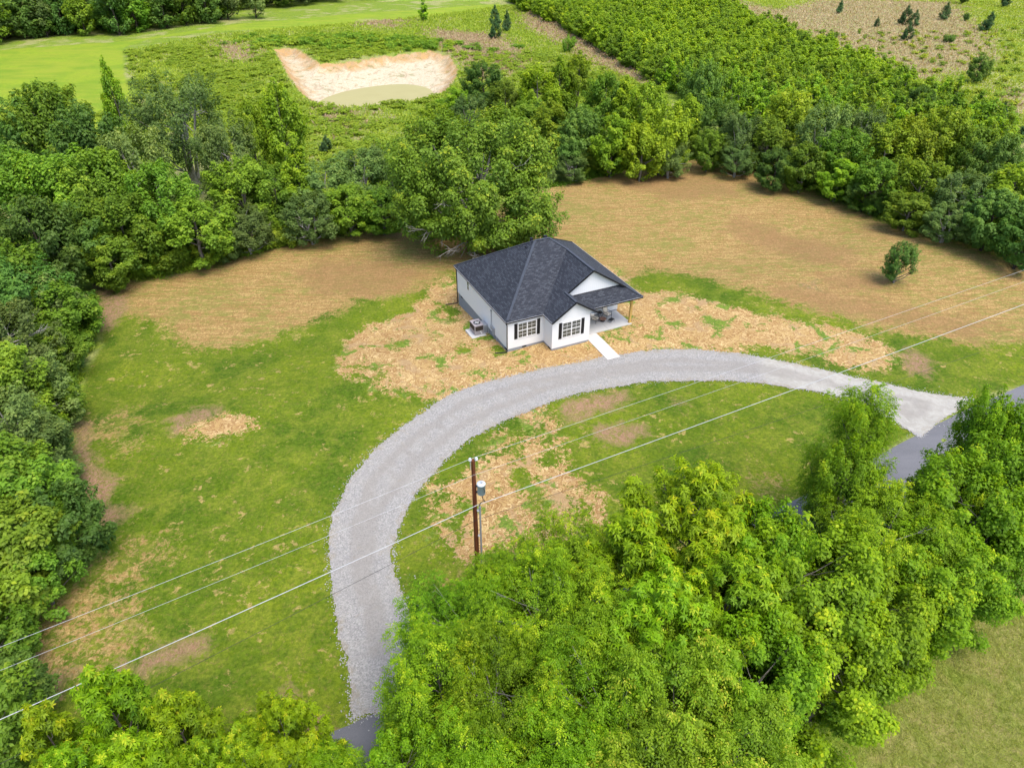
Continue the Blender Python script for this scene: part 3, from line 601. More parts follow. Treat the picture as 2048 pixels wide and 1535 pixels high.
# ------------------------------------------------------------------ pole, transformer, wires
px_, py_, _ = P(946, 920, 0, zabs=9.35); gz = tz(px_, py_)
pole = empty('utility_pole', (px_, py_, gz), 0, 'brown wooden utility pole with white insulators inside the driveway loop', 'utility pole')
def polewood():
    t = NT('pole_wood'); v = t.noise(7, 6, .7, t.mapv(scale=(2, 2, .12)), .4); c = t.mix(t.rng(v, .3, .7), (.10, .028, .010), (.24, .085, .035)); t.bump(v, .4, .02); return t.out(c, .85, .2)
PW = polewood(); L0 = 9.35 - gz
s = MB(); s.tube([(0, 0, -.3), (0, 0, L0 * .5), (0, 0, L0)], [.16, .14, .115], 14); s.build('shaft', PW, pole)
s = MB(); s.bar((-.17, 0, L0 - .12), (.17, 0, L0 - .02), .05, .05); s.tube([(-.16, 0, L0 - .7), (-.16, 0, L0)], .02); s.build('bracket', M['galv'], pole)
M['porc'] = plain('porcelain', (.70, .70, .72), .25, .05, 5, .5)
for dx in (-.17, .19):
    s = MB(); s.lathe((dx, 0, L0 - .02 + (.05 if dx > 0 else 0)), [(.03, -.05), (.035, 0), (.10, .02), (.10, .06), (.06, .08), (.08, .11), (.08, .15), (.03, .18), (0, .18)], 14); s.build('insulator', M['porc'], pole)
tx, ty = .42, -.10; zt_ = 7.65 - gz
tr = MB(); tr.lathe((tx, ty, zt_ - .8), [(0, 0), (.20, 0), (.235, .03), (.235, .72), (.26, .73), (.26, .80), (.20, .85), (0, .88)], 20)
tro = tr.build('transformer', plain('transformer_grey', (.60, .68, .74), .45, .06, 3, .5), pole)
s = MB(); s.lathe((tx + .05, ty - .05, zt_ + .05), [(.05, 0), (.07, .04), (.05, .08), (.07, .12), (.05, .16), (.06, .2), (0, .24)], 12); s.build('bushing', M['porc'], tro)
for z in (zt_ - .65, zt_ - .2): s = MB(); s.box(tx - .32, tx - .2, ty - .05, ty + .05, z - .04, z + .04); s.build('lug', M['dark'], tro)
s = MB()
s.tube([(tx + .14, ty - .2, zt_ - .25), (tx + .2, ty - .28, zt_ - .25), (tx + .2, ty - .28, zt_ - .45)], .018); s.build('lug', M['dark'], tro)
s = MB(); s.tube([(.30, -.12, -.1), (.30, -.12, 5.75 - gz)], .055, 10); s.tube([(.30, -.12, 5.65 - gz), (.30, -.12, 5.8 - gz)], .07, 10); s.build('riser_pipe', M['steel'], pole)
s = MB(); s.tube([(.30, -.12, 5.75 - gz), (.30, -.14, 6.0 - gz), (.38, -.16, 6.2 - gz), (.52, -.18, 6.32 - gz), (.62, -.2, 6.28 - gz), (.5, -.15, 6.5 - gz), (.46, -.1, zt_ - .8)], .025, 6); s.build('service_lead', M['dark'], pole)
for z in (5.45 - gz, 3.3 - gz):
    s = MB(); s.box(.12, .32, -.14, -.02, z - .05, z + .05); s.tube([(.14, -.14, z), (.2, -.22, z + .06), (.26, -.14, z)], .03, 6); s.build('standoff', M['galv'], pole)
wire_pale = plain('aluminium_wire', (.50, .51, .53), .4, .03, 3, .5); wire_dark = plain('black_cable', (.03, .03, .03), .6)
def wire(name, mat, r, ptsL, atpole, ptsR, label):
    """cable through its height at each end, hung on the pole, with sag"""
    A = Vector(P(*ptsL[:2], 0, zabs=ptsL[2])); B = Vector((px_ + atpole[0], py_ + atpole[1], atpole[2])); Cc = Vector(P(*ptsR[:2], 0, zabs=ptsR[2]))
    A = B + (A - B) * 1.35; A.z = ptsL[2] + .12; Cc = B + (Cc - B) * 1.25; Cc.z = ptsR[2] + .25; pts = []
    for a, b in ((A, B), (B, Cc)):
        n = 24
        for i in range(n + (1 if b is Cc else 0)):
            t = i / n; p = a.lerp(b, t); p.z -= 4 * ptsL[3] * t * (1 - t); pts.append(p)
    o = MB(); o.tube(pts, r, 6); q = o.build(name, mat); tag(q, label, 'cable', 'cables on the pole'); return q
wire('power_line', wire_pale, .0085, (0, 1297, 9.1, .12), (0, 0, 9.52), (2048, 543, 9.3), 'topmost thin pale wire resting on the white insulators at the top of the pole')
wire('power_line', wire_pale, .0072, (0, 1343, 8.0, .12), (.05, -.12, 8.35), (2048, 566, 8.2), 'second thin pale wire, just below the pole top')
wire('power_line', wire_pale, .020, (0, 1440, 5.7, .12), (.12, -.16, 5.95), (2048, 607, 7.0), 'thick bright twisted cable crossing the pole at mid height')
wire('telephone_line', wire_dark, .012, (0, 1530, 4.4, .10), (.1, -.16, 4.75), (1800, 760, 5.0), 'thin black lower cable crossing the pole below the thick bright one')
bx_, by_, _ = P(1171, 1075); ub = empty('utility_box', (bx_, by_, tz(bx_, by_)), .6, 'small pale lidded utility box with a teal end, in the grass by the trees', 'utility box')
s = MB(); s.box(-.26, .26, -.16, .16, -.05, .16); s.build('body', plain('teal_plastic', (.10, .30, .30), .6), ub, .015)
s = MB(); s.box(-.29, .17, -.18, .18, .16, .20); s.build('lid', plain('pale_lid', (.60, .50, .42), .7), ub, .01)

# ------------------------------------------------------------------ vegetation
def leaf_mat(name, c1, c2, tip, trans=.35, var=.25):
    """leaf colour varies leaf by leaf and plant by plant; some light passes through"""
    t = NT(name); a = t.attr('tint'); ob = t.N.new('ShaderNodeObjectInfo').outputs['Random']
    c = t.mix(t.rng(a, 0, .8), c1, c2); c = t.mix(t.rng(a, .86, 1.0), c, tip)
    hs = t.N.new('ShaderNodeHueSaturation'); t.L.new(c, hs.inputs['Color'])
    hs.inputs['Saturation'].default_value = 1.0
    t.L.new(t.rng(ob, 0, 1, 1 - var, 1 + var), hs.inputs['Value']); t.L.new(t.rng(t.math('FRACT', t.math('MULTIPLY', ob, 7.3)), 0, 1, .485, .512), hs.inputs['Hue'])
    c = hs.outputs[0]; t.set(t.bs.inputs['Base Color'], c); t.bs.inputs['Roughness'].default_value = .55; t.bs.inputs['Specular IOR Level'].default_value = .25
    tl = t.N.new('ShaderNodeBsdfTranslucent'); t.L.new(t.mix(1.0, c, (1.25, 1.15, .5), 'MULTIPLY'), tl.inputs['Color'])
    mx = t.N.new('ShaderNodeMixShader'); mx.inputs[0].default_value = trans
    t.L.new(t.bs.outputs[0], mx.inputs[1]); t.L.new(tl.outputs[0], mx.inputs[2]); t.L.new(mx.outputs[0], t.N['Material Output'].inputs[0]); return t.m
def bark(name, a, b):
    t = NT(name); n = t.noise(4, 4, .7, t.mapv(scale=(1, 1, .3))); return t.out(t.mix(t.rng(n, .3, .7), a, b), .9, .15)
BK = dict(grey=bark('bark_grey', (.13, .115, .095), (.28, .26, .23)), dark=bark('bark_dark', (.05, .04, .03), (.12, .10, .08)), pale=bark('bark_pale', (.30, .28, .25), (.50, .48, .44)))
LM = dict(
    dark=leaf_mat('leaf_dark', (.060, .150, .022), (.140, .260, .036), (.22, .34, .045), .4),
    mid=leaf_mat('leaf_mid', (.090, .195, .014), (.195, .325, .022), (.31, .42, .030), .4),
    bright=leaf_mat('leaf_bright', (.120, .250, .012), (.275, .430, .018), (.42, .54, .025), .4),
    yellow=leaf_mat('leaf_yellow', (.140, .235, .012), (.29, .400, .018), (.44, .50, .03), .4),
    near=leaf_mat('leaf_near', (.066, .170, .004), (.225, .395, .006), (.44, .56, .015), .42, .15),
    lime=leaf_mat('leaf_lime', (.090, .215, .004), (.290, .465, .007), (.54, .60, .02), .42, .12),
    gold=leaf_mat('leaf_gold', (.105, .210, .010), (.28, .410, .014), (.56, .54, .05), .42, .15),
    dull=leaf_mat('leaf_dull', (.090, .165, .040), (.185, .280, .060), (.28, .36, .08), .4),
    cedar=leaf_mat('leaf_cedar', (.036, .090, .026), (.080, .160, .044), (.12, .21, .05), .2),
    weed=leaf_mat('leaf_weed', (.185, .300, .018), (.33, .430, .030), (.42, .47, .06), .4, .1))

def unit(a): return a / (np.linalg.norm(a, axis=-1, keepdims=True) + 1e-9)
def leaves(c, nrm, d, L, Wd, fold=.15):
    """rhombic leaves: base c, long axis d, face normal nrm"""
    d = unit(d - nrm * np.sum(d * nrm, 1, keepdims=True)); s = np.cross(nrm, d); L = L[:, None]; Wd = Wd[:, None]
    v = np.stack([c, c + d * L * .45 - s * Wd * .5 + nrm * L * fold, c + d * L - nrm * L * fold, c + d * L * .45 + s * Wd * .5 + nrm * L * fold], 1)
    return v.reshape(-1, 3)
def leafmesh(name, V, tint):
    n = len(V) // 4; return np_mesh(name, V, np.arange(n * 4).reshape(n, 4), False, [('tint', 'FACE', tint)])

def env(t, shape):
    if shape == 'round': return np.sqrt(np.clip(1 - (2 * t - 1) ** 2 * .93, 0, 1)) * (1.0 - .12 * t)
    if shape == 'cone': return (1 - t) ** .75 * np.minimum(1, t * 6 + .35)
    if shape == 'oval': return np.sqrt(np.clip(1 - (2 * t - 1) ** 2, .02, 1)) ** 1.15 * (1.1 - .35 * t)
    if shape == 'spread': return np.clip(np.sqrt(np.clip(1 - (1.6 * t - .75) ** 2, .04, 1)), 0, 1)
    if shape == 'spire': return np.clip((1 - t) ** .55 * np.minimum(1, t * 4 + .3), .02, 1)
def crown_tree(seed, h, r, base, shape, ncl, nleaf, L, style='leaf', clr=.33, bare=0, multi=1, tilt=.28, trunk_r=None, gap=0.0, up=.75, shoot=1.0, limbs=()):
    """returns (crown mesh, trunk builder): clumps of leaves round an uneven envelope, limbs running to the clumps"""
    g = np.random.RandomState(seed); H_ = h - base
    # uneven clump centres on the envelope
    t = g.beta(1.25, 1.05, ncl); a = g.uniform(0, 2 * np.pi, ncl); lob = 1 + .16 * np.sin(a * 3 + g.uniform(0, 6)) + .12 * np.sin(a * 2 + t * 7 + g.uniform(0, 6))
    rad = r * env(t, shape) * lob * g.uniform(.50, 1.0, ncl) ** .6
    C = np.stack([rad * np.cos(a) * .88, rad * np.sin(a) * .88, base + H_ * t * .95], 1)
    cr = clr * r * g.uniform(.55, 1.15, ncl) * np.clip(env(t, shape) + .25, .35, 1)
    if shape in ('cone', 'spire'): cr = np.minimum(cr, r * .5 * (1.15 - t) + .12 * r)
    C = np.vstack([C, [[0, 0, h - cr.mean() * .5]]]); cr = np.append(cr, cr.mean() * .7)
    ncl += 1
    wgt = cr ** 2; cnt = np.maximum(6, (nleaf * wgt / wgt.sum()).astype(int)); ci = np.repeat(np.arange(ncl), cnt); n = len(ci)
    cdn = unit(np.stack([C[:, 0], C[:, 1], (C[:, 2] - base) * .3], 1)); ax_ = unit(cdn * .8 + g.normal(size=C.shape) * .28 + np.array([0, 0, up])); ax_[-1] = [0, 0, 1]
    el = (1.15 + .9 * g.rand(ncl)) * shoot; axn = ax_[ci]; q = g.normal(size=(n, 3)); q -= axn * np.sum(q * axn, 1, keepdims=True); q = unit(q); q[:, 2] += .15
    sl_ = g.uniform(-.85, 1.0, n); rr = g.uniform(.12, 1.0, n) ** .6 * (1 + .2 * g.normal(size=n)); prof_ = np.where(sl_ > 0, (1 - sl_) ** .7 * .9 + .1, (1 + sl_ * .75))
    pos = C[ci] + axn * (sl_ * el[ci] * cr[ci])[:, None] + q * (rr * prof_ * cr[ci] * .82)[:, None] * np.array([1, 1, .85])
    out = unit(q * .8 + axn * (.35 + .5 * np.clip(sl_, 0, 1))[:, None]); cdir = cdn[ci]
    if gap:
        k = g.rand(n) < gap * .6; pos[k] += out[k] * cr[ci][k][:, None] * g.uniform(.05, .35, (k.sum(), 1))
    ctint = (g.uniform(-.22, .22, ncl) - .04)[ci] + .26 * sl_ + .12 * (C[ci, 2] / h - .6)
    if style == 'leaf':
        nrm = unit(out * .7 + cdir * .35 + np.array([0, 0, .65]) + g.normal(size=(n, 3)) * tilt); d = unit(out + g.normal(size=(n, 3)) * .8)
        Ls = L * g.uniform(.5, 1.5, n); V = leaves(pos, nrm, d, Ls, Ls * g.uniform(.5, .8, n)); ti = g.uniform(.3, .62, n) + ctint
    elif style == 'star':      # rosettes of pointed leaves
        k = 6; m = n // k; p = np.repeat(pos[:m * k:k], k, 0); o = np.repeat(out[:m * k:k], k, 0); an = np.tile(np.arange(k) * 2 * np.pi / k, m) + np.repeat(g.uniform(0, 6, m), k)
        ax = unit(o * .8 + np.array([0, 0, .7]) + np.repeat(g.normal(size=(m, 3)) * .3, k, 0)); e1 = unit(np.cross(ax, np.array([.3, .5, .81]))); e2 = np.cross(ax, e1)
        d = unit(e1 * np.cos(an)[:, None] + e2 * np.sin(an)[:, None] - ax * .35 + g.normal(size=(m * k, 3)) * .15); Ls = L * g.uniform(.7, 1.3, m * k)
        V = leaves(p + g.normal(size=p.shape) * .015, ax, d, Ls, Ls * .36, .12); ti = np.repeat(g.uniform(.28, .64, m) + ctint[:m * k:k], k) + g.normal(size=m * k) * .05
        n = m * k
    else:                      # sprays: leaves set alternately along drooping twigs
        k = 9; m = n // k; p = pos[:m * k:k]; o = out[:m * k:k]; tw = unit(o * [1, 1, .4] + g.normal(size=(m, 3)) * .35); q = np.tile(np.linspace(0, 1, k), m)[:, None]
        tw_ = np.repeat(tw, k, 0); sd = unit(np.cross(tw_, [0, 0, 1.])); sg = np.tile(np.where(np.arange(k) % 2, 1., -1.), m)[:, None]
        P0 = np.repeat(p, k, 0) + tw_ * q * L * 3.6 - np.array([0, 0, 1.]) * (q ** 2) * L * 1.9
        d = unit(tw_ * .7 + sd * sg * .8 - np.array([0, 0, .45]) + g.normal(size=P0.shape) * .15); nrm = unit(np.array([0, 0, 1.]) + tw_ * .35 + g.normal(size=P0.shape) * .28)
        Ls = L * g.uniform(.75, 1.2, m * k); V = leaves(P0, nrm, d, Ls, Ls * .46, .1); ti = np.repeat(g.uniform(.28, .62, m) + ctint[:m * k:k], k) + g.normal(size=m * k) * .05; n = m * k
    zrel = np.repeat(0, n)
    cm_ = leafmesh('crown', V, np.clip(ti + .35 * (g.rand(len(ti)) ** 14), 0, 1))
    # wood
    tb_ = MB(); R0 = trunk_r or max(.07, .022 * h); stems = []
    for k in range(multi):
        an = g.uniform(0, 6.28); lean = (0 if multi == 1 else r * .28)
        top = np.array([lean * math.cos(an) * 1.6, lean * math.sin(an) * 1.6, base + H_ * .82]); w_ = g.normal(size=2) * r * .05
        pts = [np.array([lean * .1 * math.cos(an) * (multi > 1), lean * .1 * math.sin(an), -.4]), np.array([top[0] * .25 + w_[0], top[1] * .25 + w_[1], h * .3]), np.array([top[0] * .6 - w_[0], top[1] * .6 - w_[1], h * .58]), top]
        tb_.tube(pts, [R0, R0 * .75, R0 * .45, R0 * .12], 8 if L < .25 else 6); stems.append(pts)
    nl = min(ncl, 26 if L < .25 else 14)
    for j in g.permutation(ncl)[:nl]:
        pts = stems[g.randint(multi)]; c = C[j]; zt0 = max(base * .6, c[2] - (.35 + .35 * g.rand()) * math.hypot(c[0], c[1]) - .1 * h); f = np.clip((zt0 + .4) / (pts[3][2] + .4), .12, .9)
        zs = np.array([p[2] for p in pts]); s0 = np.array([np.interp(zt0, zs, [p[k] for p in pts]) for k in (0, 1)] + [zt0]); rr0 = R0 * (1 - f) * .5 + .02
        mid_ = s0 * .5 + c * .5 + np.array([0, 0, -.05 * h * g.rand()]); q2 = c + (c - s0) * .12
        tb_.tube([s0, mid_, c, q2], [rr0, rr0 * .7, rr0 * .4, .01], 5, cap=False)
        if L < .5:
            for _ in range(2):
                e = c + unit(g.normal(size=3) + [0, 0, .4]) * cr[j] * .9; tb_.tube([mid_ * .4 + c * .6, (c + e) / 2, e], [rr0 * .35, rr0 * .2, .008], 4, cap=False)
    for (lx, ly, lz, ex, ey, ez) in limbs:
        a_, b_ = np.array([lx, ly, lz]), np.array([ex, ey, ez]); m_ = a_ * .5 + b_ * .5 + [0, 0, .5]; tb_.tube([a_, m_, b_], [.13, .09, .02], 6, cap=False); L_ = np.linalg.norm(b_ - a_)
        for q in np.linspace(.35, .98, 14):
            p0 = (a_ * (1 - q) + b_ * q) + [0, 0, 1.0 * q * (1 - q)]; e = p0 + unit((b_ - a_) / L_ + g.normal(size=3) * .55) * L_ * .30 * (1.25 - q * .7); tb_.tube([p0, (p0 + e) / 2 + g.normal(size=3) * .06, e], [.035, .022, .006], 4, cap=False)
            for _k in range(2): f_ = p0 * .45 + e * .55; tb_.tube([f_, f_ + unit(e - p0 + g.normal(size=3) * .5) * L_ * .1], [.015, .005], 3, cap=False)
    for _ in range(bare):      # leafless limbs that show pale against the crown
        an = g.uniform(-2.6, -.5); z0 = base + H_ * g.uniform(.1, .6); Lb = r * g.uniform(.6, .95); d0 = np.array([math.cos(an), math.sin(an), g.uniform(.05, .6)]); s0 = np.array([0, 0, z0]); p1 = s0 + d0 * Lb * .5; p2 = s0 + d0 * Lb + [0, 0, .3]
        tb_.tube([s0, p1, p2], [.10, .06, .015], 5, cap=False)
        for q in np.linspace(.35, .95, 9):
            b = s0 + (p2 - s0) * q; e = b + unit(d0 + g.normal(size=3) * .7) * Lb * .28 * (1.2 - q * .6); tb_.tube([b, e], [.03, .008], 4, cap=False)
    return cm_, tb_
PROTO = {}
def proto(key, leafm, barkm, **kw):
    cm_, tb_ = crown_tree(**kw); me = bpy.data.meshes.new('trunk'); me.from_pydata(tb_.v, [], tb_.f); me.update(); me.polygons.foreach_set('use_smooth', np.ones(len(me.polygons), bool))
    cm_.materials.append(leafm); me.materials.append(barkm); co = np.empty(len(cm_.vertices) * 3, np.float32); cm_.vertices.foreach_get('co', co); co = co.reshape(-1, 3); PROTO[key] = (cm_, me, float(np.percentile(co[:, 2], 99.8)), float(np.percentile(np.hypot(co[:, 0], co[:, 1]), 97)) * .97)
# foreground kinds: single leaves are visible
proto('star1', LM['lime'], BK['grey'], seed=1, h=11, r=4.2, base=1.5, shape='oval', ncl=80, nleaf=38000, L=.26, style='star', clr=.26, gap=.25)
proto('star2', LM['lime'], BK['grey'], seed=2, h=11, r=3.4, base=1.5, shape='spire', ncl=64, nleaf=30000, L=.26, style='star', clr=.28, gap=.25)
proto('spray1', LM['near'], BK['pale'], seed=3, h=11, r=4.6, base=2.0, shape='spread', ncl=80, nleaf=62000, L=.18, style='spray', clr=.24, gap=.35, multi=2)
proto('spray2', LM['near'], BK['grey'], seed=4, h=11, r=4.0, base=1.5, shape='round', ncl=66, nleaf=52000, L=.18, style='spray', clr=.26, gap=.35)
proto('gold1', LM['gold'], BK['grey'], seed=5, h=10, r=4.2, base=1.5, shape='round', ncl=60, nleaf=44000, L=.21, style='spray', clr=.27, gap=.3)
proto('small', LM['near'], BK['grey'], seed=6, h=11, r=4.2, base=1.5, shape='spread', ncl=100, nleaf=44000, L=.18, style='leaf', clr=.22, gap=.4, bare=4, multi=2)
# middle distance
for i in range(3):
    proto('dark%d' % i, LM['dark'], BK['dark'], seed=20 + i, h=12, r=4.8, base=1.2, shape='round', ncl=85, nleaf=17000, L=.33, clr=.23, gap=.2)
    proto('mid%d' % i, LM['mid'], BK['grey'], seed=30 + i, h=12, r=4.4, base=1.0, shape=('oval', 'round', 'spread')[i], ncl=85, nleaf=16000, L=.31, clr=.23, gap=.25)
    proto('bright%d' % i, LM['bright'], BK['grey'], seed=40 + i, h=12, r=3.8, base=.8, shape=('oval', 'spire', 'oval')[i], ncl=80, nleaf=14500, L=.31, clr=.25, gap=.25)
    proto('yellow%d' % i, LM['yellow'], BK['grey'], seed=50 + i, h=11, r=4.2, base=.8, shape='round', ncl=85, nleaf=15500, L=.31, clr=.23, gap=.25)
    proto('dull%d' % i, LM['dull'], BK['pale'], seed=60 + i, h=11, r=4.6, base=1.0, shape='spread', ncl=100, nleaf=17000, L=.27, clr=.20, gap=.4, bare=3, multi=3)
proto('feather', LM['dull'], BK['pale'], seed=70, h=16, r=6.6, base=4.5, shape='spread', ncl=110, nleaf=24000, L=.27, clr=.19, gap=.4, multi=5, bare=2)
LM['big'] = leaf_mat('leaf_big', (.058, .138, .012), (.150, .255, .018), (.30, .37, .025), .35)
proto('big', LM['big'], BK['pale'], seed=71, h=15, r=9.2, base=.8, shape='spread', ncl=280, nleaf=115000, L=.27, clr=.165, gap=.35, multi=6, bare=4, limbs=((-1, -2, 1.5, -8.2, -4.6, 5.4), (0, -2, 1.2, -5.5, -6.0, 2.6), (-.5, -2, 1.0, -2.5, -6.5, 1.6), (-1, -1, 4, -5.5, -6, 8.5)))
proto('cedar', LM['cedar'], BK['dark'], seed=72, h=5, r=1.7, base=.2, shape='cone', ncl=50, nleaf=4500, L=.20, clr=.34, gap=.3)
proto('lone', LM['dark'], BK['grey'], seed=78, h=5, r=1.7, base=.4, shape='round', ncl=60, nleaf=7500, L=.16, clr=.30, gap=.4)
# undergrowth and far kinds
proto('shrubd', LM['dark'], BK['dark'], seed=80, h=3, r=2.0, base=.1, shape='round', ncl=26, nleaf=4200, L=.24, clr=.36, gap=.4)
proto('shrubm', LM['mid'], BK['dark'], seed=81, h=3, r=2.1, base=.1, shape='round', ncl=26, nleaf=4200, L=.24, clr=.36, gap=.4)
proto('shrubb', LM['weed'], BK['dark'], seed=82, h=2.4, r=2.0, base=.1, shape='round', ncl=26, nleaf=4200, L=.22, clr=.36, gap=.4)
proto('shrubg', LM['dull'], BK['dark'], seed=83, h=3, r=2.2, base=.1, shape='round', ncl=30, nleaf=4800, L=.20, clr=.32, gap=.5)
proto('weedc', LM['weed'], BK['dark'], seed=84, h=1, r=1.0, base=.0, shape='round', ncl=12, nleaf=330, L=.30, clr=.5, gap=.4)
proto('weedm', LM['mid'], BK['dark'], seed=85, h=1, r=1.0, base=.0, shape='round', ncl=12, nleaf=330, L=.30, clr=.5, gap=.4)
for i in range(3):
    proto('sap%d' % i, LM['bright'], BK['grey'], seed=90 + i, h=7, r=1.7, base=.3, shape=('spire', 'oval', 'spire')[i], ncl=26, nleaf=1600, L=.40, clr=.36, gap=.3)
    proto('sapd%d' % i, LM['mid'], BK['grey'], seed=95 + i, h=7, r=1.9, base=.3, shape=('oval', 'spire', 'oval')[i], ncl=26, nleaf=1600, L=.40, clr=.36, gap=.3)
    proto('far%d' % i, LM[('mid', 'dark', 'dull')[i]], BK['dark'], seed=100 + i, h=14, r=5, base=.8, shape=('round', 'oval', 'round')[i], ncl=46, nleaf=3800, L=.62, clr=.30, gap=.2)
rnd = random.Random(77)
def plant(name, key, x, y, h, r, label, cat, group=None, rz=None, sink=0.0):
    cm_, tm, ph, pr = PROTO[key]; o = empty(name, (x, y, tz(x, y) - sink), rnd.uniform(0, 6.28) if rz is None else rz, label, cat, group); o.scale = (r / pr, r / pr, h / ph)
    for nm, me in (('crown', cm_), ('trunk', tm)):
        q = bpy.data.objects.new(nm, me); COL.objects.link(q); q.parent = o
    return o
LOOK = dict(dark='dark green broadleaf tree', mid='mid green broadleaf tree', bright='bright green tree', yellow='yellow green bushy tree', dull='dull grey green tree', star='bright star-leaved tree', spray='green tree with drooping leaf sprays', gold='yellow tinged tree with larger leaves', small='small-leaved light green tree')
